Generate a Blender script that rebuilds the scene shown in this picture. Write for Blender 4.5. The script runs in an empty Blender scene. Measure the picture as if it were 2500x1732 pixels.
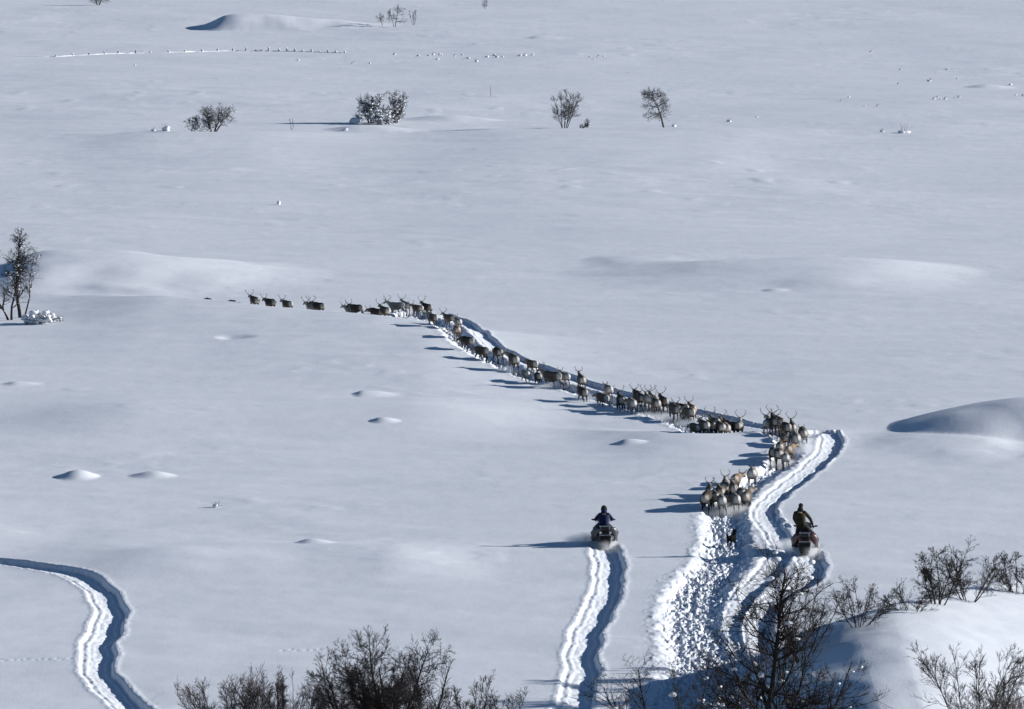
import bpy, bmesh, math, random
import numpy as np
from mathutils import Vector, Matrix

# ------------------------------------------------------------------ camera, sky, sun, exposure
SC = bpy.context.scene
COL = SC.collection
R = math.radians
CAMH = 34.0
FPX = 16000.0                     # focal length in photo pixels (photo 2500 x 1732)
PITCH = math.atan(1366.0 / FPX)
cam_d = bpy.data.cameras.new('camera'); cam = bpy.data.objects.new('camera', cam_d); COL.objects.link(cam)
cam.location = (0, 0, CAMH); cam.rotation_euler = (math.pi / 2 - PITCH, 0, 0)
cam_d.sensor_width = 36.0; cam_d.lens = 36.0 * FPX / 2500.0
cam_d.clip_start = 0.5; cam_d.clip_end = 12000
SC.camera = cam
SUN_EL = 16.5; SUN_AZ = 12.0       # elevation; azimuth counted from +X towards +Y (sun on the right, a little behind)
w = bpy.data.worlds.new('World'); SC.world = w; w.use_nodes = True
nt = w.node_tree; nt.nodes.clear()
sky = nt.nodes.new('ShaderNodeTexSky'); sky.sky_type = 'NISHITA'; sky.sun_disc = False
sky.sun_elevation = R(SUN_EL); sky.sun_rotation = R(90 - SUN_AZ); sky.air_density = 1.0; sky.dust_density = 0.0; sky.ozone_density = 5.0
bg = nt.nodes.new('ShaderNodeBackground'); bg.inputs[1].default_value = 0.050
wo = nt.nodes.new('ShaderNodeOutputWorld')
nt.links.new(sky.outputs[0], bg.inputs[0]); nt.links.new(bg.outputs[0], wo.inputs[0])
sd = bpy.data.lights.new('sun', 'SUN'); sun = bpy.data.objects.new('sun', sd); COL.objects.link(sun)
sd.energy = 4.8; sd.angle = R(0.53); sd.color = (1.0, 0.985, 0.965)
sv = Vector((math.cos(R(SUN_AZ)) * math.cos(R(SUN_EL)), math.sin(R(SUN_AZ)) * math.cos(R(SUN_EL)), math.sin(R(SUN_EL))))
sun.rotation_euler = sv.to_track_quat('Z', 'Y').to_euler(); sun.location = sv * 300
vs = SC.view_settings; vs.view_transform = 'Standard'; vs.look = 'None'; vs.gamma = 1.0; vs.exposure = 0.45
SC.render.engine = 'CYCLES'
SC.cycles.max_bounces = 6; SC.cycles.diffuse_bounces = 2; SC.cycles.volume_bounces = 2

# ------------------------------------------------------------------ helpers
def tag(o, label=None, cat=None, group=None, kind=None):
    if label: o['label'] = label
    if cat: o['category'] = cat
    if group: o['group'] = group
    if kind: o['kind'] = kind
    return o
def empty(name, loc=(0, 0, 0), rz=0.0, sc=1.0):
    o = bpy.data.objects.new(name, None); COL.objects.link(o)
    o.empty_display_size = 0.3
    o.location = loc; o.rotation_euler = (0, 0, rz); o.scale = (sc, sc, sc)
    return o
def link_mesh(name, me, mat=None, parent=None, smooth=True):
    o = bpy.data.objects.new(name, me); COL.objects.link(o)
    if mat is not None and not me.materials: me.materials.append(mat)
    if parent is not None: o.parent = parent
    if smooth and len(me.polygons): me.polygons.foreach_set('use_smooth', np.ones(len(me.polygons), dtype=bool))
    return o
def np_mesh(name, V, F):
    """V (n,3), F (m,4) or (m,3) int arrays -> mesh"""
    V = np.asarray(V, dtype=np.float32).reshape(-1, 3); F = np.asarray(F, dtype=np.int32)
    k = F.shape[1]; me = bpy.data.meshes.new(name)
    me.vertices.add(len(V)); me.vertices.foreach_set('co', V.ravel())
    me.loops.add(F.size); me.loops.foreach_set('vertex_index', F.ravel())
    me.polygons.add(len(F)); me.polygons.foreach_set('loop_start', np.arange(0, F.size, k, dtype=np.int32))
    try: me.polygons.foreach_set('loop_total', np.full(len(F), k, dtype=np.int32))
    except Exception: pass
    me.update(calc_edges=True)
    return me
def mat_new(name):
    m = bpy.data.materials.new(name); m.use_nodes = True
    n = m.node_tree; n.nodes.clear()
    out = n.nodes.new('ShaderNodeOutputMaterial'); b = n.nodes.new('ShaderNodeBsdfPrincipled')
    n.links.new(b.outputs[0], out.inputs[0])
    return m, n, b, out
def noisy_mat(name, c0, c1, scale=8.0, rough=0.7, spec=0.3, bump=0.0, metal=0.0, detail=4.0, objrand=0.0):
    m, n, b, out = mat_new(name)
    tc = n.nodes.new('ShaderNodeTexCoord'); nz = n.nodes.new('ShaderNodeTexNoise')
    nz.inputs['Scale'].default_value = scale; nz.inputs['Detail'].default_value = detail
    n.links.new(tc.outputs['Object'], nz.inputs['Vector'])
    cr = n.nodes.new('ShaderNodeValToRGB'); cr.color_ramp.elements[0].position = 0.35; cr.color_ramp.elements[1].position = 0.65
    cr.color_ramp.elements[0].color = (*c0, 1); cr.color_ramp.elements[1].color = (*c1, 1)
    n.links.new(nz.outputs[0], cr.inputs[0]); src = cr.outputs[0]
    if objrand:
        oi = n.nodes.new('ShaderNodeObjectInfo'); hs = n.nodes.new('ShaderNodeHueSaturation')
        mr = n.nodes.new('ShaderNodeMapRange'); mr.inputs[3].default_value = 1 - objrand; mr.inputs[4].default_value = 1 + objrand
        n.links.new(oi.outputs['Random'], mr.inputs[0]); n.links.new(mr.outputs[0], hs.inputs['Value']); n.links.new(src, hs.inputs['Color']); src = hs.outputs[0]
    n.links.new(src, b.inputs['Base Color'])
    b.inputs['Roughness'].default_value = rough; b.inputs['Specular IOR Level'].default_value = spec; b.inputs['Metallic'].default_value = metal
    if bump:
        bp = n.nodes.new('ShaderNodeBump'); bp.inputs['Strength'].default_value = bump; bp.inputs['Distance'].default_value = 0.02
        n.links.new(nz.outputs[0], bp.inputs['Height']); n.links.new(bp.outputs[0], b.inputs['Normal'])
    return m

# ------------------------------------------------------------------ numpy noise
def _hash(ix, iy, seed):
    h = (ix.astype(np.int64) * 374761393 + iy.astype(np.int64) * 668265263 + seed * 1442695041) & 0xffffffff
    h = ((h ^ (h >> 13)) * 1274126177) & 0xffffffff
    h = ((h ^ (h >> 16)) * 2246822519) & 0xffffffff
    return ((h ^ (h >> 15)) & 0xffffff) / float(0xffffff)
def noise(x, y, seed=0):
    ix = np.floor(x); iy = np.floor(y); fx = x - ix; fy = y - iy
    def g(dx, dy):
        a = _hash(ix + dx, iy + dy, seed) * 2 * np.pi
        return np.cos(a) * (fx - dx) + np.sin(a) * (fy - dy)
    u = fx * fx * fx * (fx * (fx * 6 - 15) + 10); v = fy * fy * fy * (fy * (fy * 6 - 15) + 10)
    return 1.5 * ((g(0, 0) * (1 - u) + g(1, 0) * u) * (1 - v) + (g(0, 1) * (1 - u) + g(1, 1) * u) * v)
def fbm(x, y, seed=0, oct=3, gain=0.5):
    s = 0; a = 1.0
    for i in range(oct):
        s = s + a * noise(x, y, seed + 17 * i); x = x * 2.03 + 5.1; y = y * 2.03 + 1.7; a *= gain
    return s
def worley(x, y, seed=0):
    ix = np.floor(x); iy = np.floor(y); best = np.full(x.shape, 9.0)
    for dx in (-1, 0, 1):
        for dy in (-1, 0, 1):
            cx = ix + dx + _hash(ix + dx, iy + dy, seed); cy = iy + dy + _hash(ix + dx, iy + dy, seed + 7)
            best = np.minimum(best, (x - cx) ** 2 + (y - cy) ** 2)
    return np.sqrt(best)
def sstep(a, b, x):
    t = np.clip((x - a) / (b - a), 0, 1); return t * t * (3 - 2 * t)

# ------------------------------------------------------------------ where a pixel of the photo meets the land
def ray(px, py):
    cx = (px - 1250.0) / FPX; cy = -(py - 866.0) / FPX
    return np.array([cx, math.cos(PITCH) + cy * math.sin(PITCH), -math.sin(PITCH) + cy * math.cos(PITCH)])
def W(px, py, z=0.0):
    d = ray(px, py); t = (z - CAMH) / d[2]; return np.array([d[0] * t, d[1] * t])
def scl(py):                       # photo pixels per metre at that row on the plain
    return FPX / W(1250, py)[1]

# domes: (px, py of the summit's foot, height, left, right, near, far radius in m)
def dome(px, py, H, rl, rr, rn, rf, p=1.0, z=0.0):
    c = W(px, py, z); return (c[0], c[1], H, rl, rr, rn * 1.6, rf * 1.6, p)
DOMES = [
    dome(588, 66, 2.1, 7.2, 26, 9, 14, 2.0),        # hill, upper left
    dome(165, 664, 1.45, 7.5, 20, 20, 8, 2.2),         # hill behind the left birches
    dome(2020, 660, 0.85, 20, 12, 16, 6, 2.0),      # long ridge right of centre
    dome(2590, 1044, 1.6, 9.3, 16, 5.0, 7, 1.12),     # dune at the right edge
    dome(190, 1158, 0.33, 1.2, 1.2, 1.4, 1.2, 1.8), dome(375, 1157, 0.23, 1.4, 1.3, 0.9, 0.9, 1.8),
    dome(934, 1038, 0.20, 0.8, 1.1, 0.7, 0.7, 1.8), dome(1532, 1084, 0.20, 0.8, 1.2, 0.8, 0.8, 1.8),
    dome(762, 1340, 0.18, 0.9, 1.2, 0.8, 0.7, 1.8), dome(893, 966, 0.20, 0.9, 2.2, 1.6, 0.8, 2.0),
    dome(45, 940, 0.14, 1.0, 1.6, 0.8, 0.6, 1.8), dome(565, 838, -0.16, 1.2, 1.8, 1.4, 1.0, 2.0),
    dome(1320, 94, 0.35, 2.5, 5, 2, 2, 1.8), dome(2408, 212, 0.40, 3.0, 4, 2, 2, 1.8),
    dome(1890, 713, 0.12, 1.0, 1.2, 0.8, 0.8, 1.8), dome(1100, 292, 0.45, 6, 6, 3, 3, 1.8),
    dome(890, 318, 0.5, 4.5, 7, 3, 3, 1.8), dome(2030, 700, .10, 5, 4, 3, 3, 2.0),
    dome(2330, 1075, 0.35, 6, 4, 8, 5, 2.0), dome(1545, 640, .20, 4, 7, 6, 5, 2.0),
]
# the big drift: crest line (x, y, z)
def _crest(px, py, z):
    p = W(px, py, z); return (p[0], p[1], z)
_cr = np.array([(4, 236, 0), (8.2, 240, 0.0), _crest(1875, 1640, .95), _crest(1915, 1588, 1.5), _crest(1985, 1545, 2.1), _crest(2080, 1519, 2.55), _crest(2170, 1492, 2.75), _crest(2270, 1466, 2.6), _crest(2500, 1427, 1.9), (27, 268, 1.0), (36, 270, .3), (46, 270, 0), (60, 270, 0)])
MX = np.linspace(4, 60, 400); _k = np.exp(-np.linspace(-2, 2, 23) ** 2); _k /= _k.sum()
MY = np.interp(MX, _cr[:, 0], _cr[:, 1]); MZ = np.convolve(np.pad(np.interp(MX, _cr[:, 0], _cr[:, 2]), 11, "edge"), _k, 'valid')
_crest_cache = {}
def crest_curve(pts):
    key = tuple(float(p[0]) for p in pts)
    if key not in _crest_cache:
        P = np.array(pts); xs = np.arange(P[0, 0] - 40, P[-1, 0] + 40, .1); g = np.exp(-np.linspace(-2.2, 2.2, 41) ** 2); g /= g.sum()
        sl = np.clip((P[1, 1] - P[0, 1]) / (P[1, 0] - P[0, 0]), -1.2, 1.2); sr = np.clip((P[-1, 1] - P[-2, 1]) / (P[-1, 0] - P[-2, 0]), -1.2, 1.2)
        yv = np.interp(xs, P[:, 0], P[:, 1]) + np.where(xs < P[0, 0], (xs - P[0, 0]) * sl * .6, 0) + np.where(xs > P[-1, 0], (xs - P[-1, 0]) * sr * .6, 0)
        _crest_cache[key] = (xs, np.convolve(np.pad(yv, 20, 'edge'), g, 'valid'))
    return _crest_cache[key]
def seg_ridge(x, y, pts, zc, Ln, Lf, endfade):
    """a bank whose crest runs across the view through pts; gentle towards the camera, steeper behind"""
    P = np.array(pts); x0, x1 = P[0, 0], P[-1, 0]
    cx_, cy_ = crest_curve(pts); yc = np.interp(x, cx_, cy_)
    d = (y - yc) * .8
    prof = np.where(d < 0, np.exp(-(d / Ln) ** 2), np.exp(-(d / Lf) ** 2))
    fade = np.exp(-(np.clip(x0 - x, 0, None) / endfade) ** 2) * np.exp(-(np.clip(x - x1, 0, None) / endfade) ** 2)
    return zc * prof * fade
RIDGE1 = [W(x_, y_, .85) for x_, y_ in ((420, 716), (560, 729), (650, 741), (780, 752), (900, 761), (985, 770), (1030, 778))]
RIDGE2 = [W(x_, y_, .6) for x_, y_ in ((1640, 1036), (1700, 1043), (1800, 1040), (1850, 1036))]

RIDGE3 = [W(x_, y_, .35) for x_, y_ in ((430, 325), (520, 326), (610, 324))]
RIDGE4 = [W(x_, y_, .35) for x_, y_ in ((1310, 312), (1378, 313), (1500, 312), (1670, 313))]
def base_h(x, y):
    x = np.asarray(x, dtype=float); y = np.asarray(y, dtype=float)
    h = np.zeros(np.broadcast(x, y).shape)
    # the hill the camera stands on
    h += 30.0 * sstep(0, 1, (175 - y) / 165.0)
    fade = sstep(200, 226, y); yy = y / 1.7
    h += fade * (0.26 * noise(x / 42 + 3.3, yy / 45, 1) + 0.08 * noise(x / 20, yy / 13, 5))
    # wind-packed drifts
    m = sstep(-0.25, 0.45, noise(x / 26, yy / 34, 31))
    h += fade * (0.030 * m + 0.006) * noise(x / 5.5 + 2, yy / 2.4, 9) + fade * .022 * noise(x / 9.5, yy / 2.2, 10) + fade * .05 * noise(x / 15, yy / 3.5, 8)
    h += fade * (0.010 * m + .002) * noise(x / 2.4, yy / 1.2, 12)
    # small wind crust edges, lying roughly across the view
    cr = noise(x / 2.0, yy / 1.1, 71); mc = sstep(.0, .5, noise(x / 13, yy / 7, 73))
    h += fade * .020 * mc * sstep(.05, .6, cr) + fade * .05 * sstep(.1, .5, noise(x / 22, yy / 6, 75)) * noise(x / 7, yy / 2.4, 76)
    far = sstep(430, 600, y)
    fm = sstep(-0.1, 0.5, noise(x / 30, yy / 45, 46))
    h += far * 0.12 * noise(x / 20, yy / 16, 41) + far * (0.015 + 0.05 * fm) * noise(x / 7, yy / 5, 42)
    h += far * 0.09 * fm * np.clip(noise(x / 3.4, yy / 3, 44) - 0.45, 0, 1) * 2
    # long low banks across the plain
    h += 0.34 * np.exp(-((y - W(0, 1378)[1]) / 6.5) ** 2) * sstep(-24, -16, x) * sstep(0, -6, x) * (1 + .4 * noise(x / 6, y / 9, 77))
    h += 0.52 * np.exp(-((y - W(0, 1012)[1] - x * .1) / 9.0) ** 2) * sstep(-30, -20, x) * sstep(4, -6, x)
    h += 0.30 * np.exp(-((y - W(0, 1330)[1]) / 11.0) ** 2) * sstep(-20, -30, x)
    for (cx, cy, H, rl, rr, rn, rf, p) in DOMES:
        dx = x - cx; dy = y - cy
        if max(rl, rr) > 4: dx = dx + .05 * rl * noise(x / (rl * .5), y / (rl * .9), 91); dy = dy + .07 * rn * noise(x / (rl * .6), y / (rl * .8), 92)
        nx = dx / (rl + (rr - rl) * sstep(-.6 * rl, .6 * rl, dx)); ny = dy / np.where(dy < 0, rn, rf); r2 = nx * nx + ny * ny
        h += H * np.clip(1 - r2, 0, 1) ** p if p > 1.15 else H * np.clip(1 - r2, 0, 1) ** 1.15
    h += seg_ridge(x, y, RIDGE1, 0.62, 26.0, 2.4, 6.0)
    h += seg_ridge(x, y, RIDGE2, 0.38, 9.0, 1.5, 4.0)
    h += seg_ridge(x, y, RIDGE3, 0.40, 60.0, 2.4, 8.0) + seg_ridge(x, y, RIDGE4, 0.40, 60.0, 2.4, 10.0)
    # the big drift in the lower right foreground
    xm = x + 0.8 * noise(x / 4.0, y / 4.5, 55) * sstep(246, 236, y) + 0.15 * noise(x / 1.3, y / 1.6, 56)
    zc = np.interp(xm, MX, MZ); yc = np.interp(x, MX, MY); dy = y - yc
    h += zc * np.where(dy < 0, 0.5 + 0.5 * np.cos(np.pi * np.clip(-dy / 55.0, 0, 1)), 0.5 + 0.5 * np.cos(np.pi * np.clip(dy / 12.0, 0, 1)))
    return h

def G(px, py, f=base_h):
    """first hit of the pixel's ray with the land"""
    d = ray(px, py); t = np.arange(190.0, 1700.0, 0.5); k = np.argmax(CAMH + d[2] * t < base_h(d[0] * t, d[1] * t))
    t = np.arange(t[k] - 3.0, t[k] + 9.0, .03); X = d[0] * t; Y = d[1] * t
    k = np.argmax(CAMH + d[2] * t < f(X, Y)); return np.array([X[k], Y[k]])

# ------------------------------------------------------------------ tracks and the trodden trail
def smooth_curve(P, step=0.45):
    P = np.array(P, dtype=float); Q = np.vstack([2 * P[0] - P[1], P, 2 * P[-1] - P[-2]]); out = []
    for i in range(1, len(Q) - 2):
        p0, p1, p2, p3 = Q[i - 1], Q[i], Q[i + 1], Q[i + 2]; n = max(2, int(np.hypot(*(p2 - p1)[:2]) / step))
        for k in range(n):
            t = k / n; out.append(0.5 * ((2 * p1) + (-p0 + p2) * t + (2 * p0 - 5 * p1 + 4 * p2 - p3) * t * t + (-p0 + 3 * p1 - 3 * p2 + p3) * t ** 3))
    out.append(Q[-2]); return np.array(out)
def curve_dist(C, x, y, reach):
    """signed side distance u, arc length s and third value wv for points near a curve; u>0 is the right hand side"""
    n = x.size; best = np.full(n, 1e9); U = np.full(n, 1e3); S = np.zeros(n); WV = np.zeros(n); s0 = 0.0
    idx = np.nonzero((x > C[:, 0].min() - reach) & (x < C[:, 0].max() + reach) & (y > C[:, 1].min() - reach) & (y < C[:, 1].max() + reach))[0]
    xs = x[idx]; ys = y[idx]; CH = 12
    for c in range(0, len(C) - 1, CH):
        sub = C[c:c + CH + 1]
        mm = np.nonzero((xs > sub[:, 0].min() - reach) & (xs < sub[:, 0].max() + reach) & (ys > sub[:, 1].min() - reach) & (ys < sub[:, 1].max() + reach))[0]
        gi = idx[mm]; X = xs[mm]; Y = ys[mm]
        for a, b in zip(sub[:-1], sub[1:]):
            d = b[:2] - a[:2]; l = math.hypot(*d)
            if l < 1e-6: continue
            d = d / l
            if gi.size:
                rx = X - a[0]; ry = Y - a[1]; t = np.clip(rx * d[0] + ry * d[1], 0, l)
                ex = rx - t * d[0]; ey = ry - t * d[1]; dist = np.hypot(ex, ey); m = dist < best[gi]
                g = gi[m]; best[g] = dist[m]
                U[g] = np.where((rx[m] * d[1] - ry[m] * d[0]) >= 0, 1, -1) * dist[m]
                S[g] = s0 + t[m]
                if C.shape[1] > 2: WV[g] = a[2] + (b[2] - a[2]) * t[m] / l
            s0 += l
    return U, S, WV, s0

def px_curve(pts):
    return smooth_curve([list(G(p[0], p[1])) + list(p[2:]) for p in pts])

def beyond(ridge, px, off):
    """the point `off` metres behind a ridge's crest, in the photo column px"""
    Pn = np.array(ridge); y = Pn[:, 1].mean(); cx_, cy_ = crest_curve(ridge); k = (px - 1250.0) / FPX * (math.cos(PITCH) ** -1) * .998
    for _ in range(12): y = float(np.interp(k * y, cx_, cy_)) + off
    return np.array([k * y, y])
def px_curve_mixed(pts):
    out = []
    for p in pts:
        q = beyond(p[0], p[1], p[2]) if isinstance(p[0], list) else G(p[0], p[1]); out.append(list(q) + [p[-1]])
    return smooth_curve(out)
TR_A = px_curve([(1380, 1830), (1368, 1780), (1392, 1732), (1420, 1650), (1424, 1570), (1458, 1490), (1484, 1430), (1486, 1380), (1474, 1328)])
TR_B = px_curve([(520, 1850), (420, 1775), (330, 1732), (280, 1690), (240, 1640), (243, 1570), (268, 1510), (262, 1462), (205, 1412), (130, 1388), (0, 1370), (-160, 1350)])
TR_C = px_curve([(1930, 1690), (1870, 1600), (1848, 1530), (1872, 1478), (1935, 1436), (1980, 1396), (1972, 1345)])
TR_D = px_curve([(1830, 1640), (1775, 1560), (1790, 1490), (1850, 1420), (1895, 1370), (1912, 1330), (1868, 1268), (1870, 1232), (1935, 1178), (2005, 1120), (2030, 1078), (2010, 1052), (1960, 1066)])
TR_E = px_curve([(1885, 1046), (1800, 1031), (1700, 1006), (1500, 957), (1400, 925), (1300, 890), (1200, 842), (1140, 796), (1080, 770)])
TR_F = px_curve([(1925, 1290), (1892, 1250), (1888, 1226), (1945, 1180), (2025, 1122), (2050, 1080), (2040, 1048)])
TR_G = px_curve([(-100, 1290), (60, 1292)])
HERD = px_curve_mixed([(1600, 1880, 1.7), (1640, 1780, 1.75), (1680, 1700, 1.7), (1718, 1620, 1.6), (1692, 1520, 1.4), (1705, 1440, 1.35), (1762, 1370, 1.25), (1772, 1310, 1.1), (1768, 1262, 1.05), (1790, 1215, .9), (1835, 1180, .72),
                 (1900, 1135, .75), (1925, 1095, .8), (1905, 1062, .85), (RIDGE2, 1845, 1.6, .8), (RIDGE2, 1750, 2.0, .9), (1672, 1036, .9), (1600, 1010, 0.9), (1500, 982, 0.85), (1420, 958, 0.8), (1300, 922, 0.8), (1215, 884, 0.8), (1145, 846, 0.8),
                 (1100, 802, 0.8), (1045, 776, 0.85), (1000, 764, .8), (RIDGE1, 930, 3.0, 0.7), (RIDGE1, 800, 3.0, 0.7), (RIDGE1, 690, 2.8, 0.6), (RIDGE1, 600, 2.6, 0.6), (RIDGE1, 500, 2.4, 0.5)])

PRINTS = [(tuple(G(-20, 1612)), tuple(G(205, 1608)), 14), (tuple(G(690, 1588)), tuple(G(985, 1583)), 17)]
def track_profile(u, s, x, y, hw=0.62, depth=0.27, seed=3, ragged=1.0):
    wob = 0.035 * ragged * noise(s * 1.7, s * 0 + 0.5, seed) + 0.035 * ragged * noise(x * 3.1, y * 3.1, seed + 2)
    uu = u + 0.12 * noise(s * 0.30, s * 0 + 7.7, seed + 5)
    a = np.abs(uu) + wob
    depth = depth * (1 + .22 * noise(s * .16, s * 0 + 1.3, seed + 21)) ; hw = hw * (1 + .10 * noise(s * .22, s * 0 + 9.3, seed + 22))
    v = uu / hw + np.where(uu < 0, -1, 1) * wob / hw
    floor = -.22 * depth - .78 * depth * sstep(-1.3, .60, v)
    bowl = floor * sstep(-1.12, -.98, v) * (1 - sstep(.72, 1.08, v))
    wall = -0.012 * np.exp(-((v + .45) / .07) ** 2) * (.5 + noise(s * .7, a * 0, seed + 31))
    ski = -depth * np.where(uu < 0, .10, .30) * np.exp(-((a - hw * 0.88) / 0.07) ** 2)
    ledge = np.where(uu < 0, .02, .05) * np.exp(-((a - hw * 0.62) / 0.08) ** 2) * (0.7 + 0.6 * noise(s * 1.1, a * 0 + 3.1, seed + 8))
    berm = 0.022 * np.exp(-((a - hw * 1.28) / 0.10) ** 2) * (0.6 + 0.8 * noise(s * 2.2, a * 0 + (seed % 7), seed + 9))
    crumbs = 0.05 * np.clip(noise(x * 4.2, y * 4.2, seed + 11) - 0.2, 0, 1) * np.exp(-((a - hw * 0.9) / 0.35) ** 2)
    ribs = 0.014 * np.sin(s * 2 * np.pi / 0.5) * (1 - sstep(hw * 0.4, hw * 0.5, a)) * (.4 + noise(s * .4, a * 0, seed + 41))
    return bowl + wall + ski + ledge + berm + crumbs + ribs + 0.02 * noise(s * 1.3, uu * 5, seed + 4) * (a < hw * 1.1)

def track_h(x, y):
    shp = np.shape(x); x = np.ravel(np.asarray(x, float)); y = np.ravel(np.asarray(y, float)); h = np.zeros(x.size)
    U, S, WV, L = curve_dist(HERD, x, y, 5.0)
    m = np.nonzero(np.abs(U) < 4.5)[0]
    if m.size:
        u = U[m]; s = S[m]; wv = WV[m]; X = x[m]; Y = y[m]; endf = sstep(0, 6, L - s)
        a = np.abs(u) + 0.20 * noise(X * 0.9, Y * 0.9, 81) + 0.12 * noise(X * 2.7, Y * 2.7, 82)
        inside = 1 - sstep(wv * 0.50, wv * 1.12, a)
        core = -0.22 * inside
        pits = -0.12 * (1 - sstep(0.18, 0.52, worley(X * 3.0, Y * 1.7, 83))) * inside
        pits += -0.10 * (1 - sstep(0.15, 0.5, worley(X * 5.0, Y * 2.8, 84))) * inside
        lane = sstep(-.1, .4, noise(u * 1.6 + .4 * noise(s * .3, s * 0, 94), s * .12, 93)); pits = pits * (.45 + .8 * lane); pits += -0.07 * (1 - sstep(0.12, 0.45, worley(X * 7.0, Y * 3.6, 85))) * inside
        lumps = 0.05 * fbm(X * 3.4, Y * 2.2, 86, 2) * inside
        berm = 0.03 * np.exp(-((a - wv * 1.2) / 0.2) ** 2) * (0.5 + 0.8 * noise(X * 1.3, Y * 1.3, 88))
        skirt = 0.07 * np.clip(noise(X * 3.7, Y * 3.0, 89) - 0.25, 0, 1) * (1 - sstep(wv * 1.0, wv * 1.8, a))
        h[m] += endf * (core + pits + lumps + berm + skirt)
    for C, hw, dp, sd_, e0 in ((TR_A, .64, .235, 3, 0.6), (TR_B, .65, .24, 13, 0), (TR_C, .62, .23, 23, 0.6), (TR_D, .6, .185, 33, 0), (TR_E, .58, .22, 43, 0)):
        U, S, WV, L = curve_dist(C, x, y, 2.2)
        m = np.nonzero(np.abs(U) < 1.8)[0]
        if m.size:
            p = track_profile(U[m], S[m], x[m], y[m], hw, dp, sd_)
            k = sstep(0, e0, L - S[m]) if e0 else 1.0
            k = k * sstep(1.8, 1.2, np.abs(U[m]))
            pos = np.maximum(p, 0); neg = np.minimum(p, 0)
            cur = h[m]
            h[m] = np.where(cur < -0.02, np.minimum(cur, neg * k), cur + neg * k) + pos * k * (cur > -0.05)
    U, S, WV, L = curve_dist(TR_F, x, y, 0.6)
    m = np.nonzero(np.abs(U) < 0.4)[0]
    if m.size:
        on = sstep(-0.15, 0.1, noise(S[m] * 0.5, S[m] * 0 + 2.2, 61))
        h[m] += -0.13 * np.exp(-(U[m] / 0.09) ** 2) * on + 0.03 * np.exp(-((np.abs(U[m]) - 0.2) / 0.07) ** 2) * on
    for (ax, ay), (bx, by), n_ in PRINTS:
        m = np.nonzero((x > min(ax, bx) - .3) & (x < max(ax, bx) + .3) & (y > min(ay, by) - .6) & (y < max(ay, by) + .6))[0]
        if m.size:
            for i in range(n_):
                t = i / (n_ - 1.0); qx = ax + (bx - ax) * t + .05 * math.sin(i * 2.3); qy = ay + (by - ay) * t + (.10 if i % 2 else -.10) + .08 * math.sin(i * 1.7)
                h[m] -= .03 * np.exp(-(((x[m] - qx) / .09) ** 2 + ((y[m] - qy) / .13) ** 2))
    return h.reshape(shp)
def full_h(x, y):
    return base_h(x, y) + track_h(x, y)
def gz(x, y):
    return float(full_h(np.array([x]), np.array([y]))[0])

# ------------------------------------------------------------------ snow
def snow_material(name, fine=True):
    m, n, b, out = mat_new(name)
    tc = n.nodes.new('ShaderNodeTexCoord')
    nz = n.nodes.new('ShaderNodeTexNoise'); nz.inputs['Scale'].default_value = 0.35; nz.inputs['Detail'].default_value = 5
    n.links.new(tc.outputs['Object'], nz.inputs['Vector'])
    cr = n.nodes.new('ShaderNodeValToRGB'); cr.color_ramp.elements[0].position = .3; cr.color_ramp.elements[1].position = .7
    cr.color_ramp.elements[0].color = (.77, .795, .84, 1); cr.color_ramp.elements[1].color = (.82, .84, .875, 1)
    n.links.new(nz.outputs[0], cr.inputs[0]); n.links.new(cr.outputs[0], b.inputs['Base Color'])
    b.inputs['Roughness'].default_value = 0.62; b.inputs['Specular IOR Level'].default_value = 0.18
    n1 = n.nodes.new('ShaderNodeTexNoise'); n1.inputs['Scale'].default_value = 9.0; n1.inputs['Detail'].default_value = 4; n1.inputs['Roughness'].default_value = .7
    n.links.new(tc.outputs['Object'], n1.inputs['Vector'])
    n2 = n.nodes.new('ShaderNodeTexNoise'); n2.inputs['Scale'].default_value = 1.1; n2.inputs['Detail'].default_value = 3
    mp = n.nodes.new('ShaderNodeMapping'); mp.inputs['Scale'].default_value = (0.7, 0.45, 1); mp.inputs['Rotation'].default_value = (0, 0, .2)
    n.links.new(tc.outputs['Object'], mp.inputs['Vector']); n.links.new(mp.outputs[0], n2.inputs['Vector'])
    b1 = n.nodes.new('ShaderNodeBump'); b1.inputs['Strength'].default_value = 0.4; b1.inputs['Distance'].default_value = 0.025
    b2 = n.nodes.new('ShaderNodeBump'); b2.inputs['Strength'].default_value = 0.5; b2.inputs['Distance'].default_value = 0.05
    n.links.new(n2.outputs[0], b2.inputs['Height']); n.links.new(b2.outputs[0], b1.inputs['Normal'])
    n.links.new(n1.outputs[0], b1.inputs['Height']); n.links.new(b1.outputs[0], b.inputs['Normal'])
    return m
M_SNOW = snow_material('snow')
M_CAP = noisy_mat('snow_cap', (.80, .82, .85), (.87, .88, .9), 6, .65, .2, bump=.4)

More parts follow.
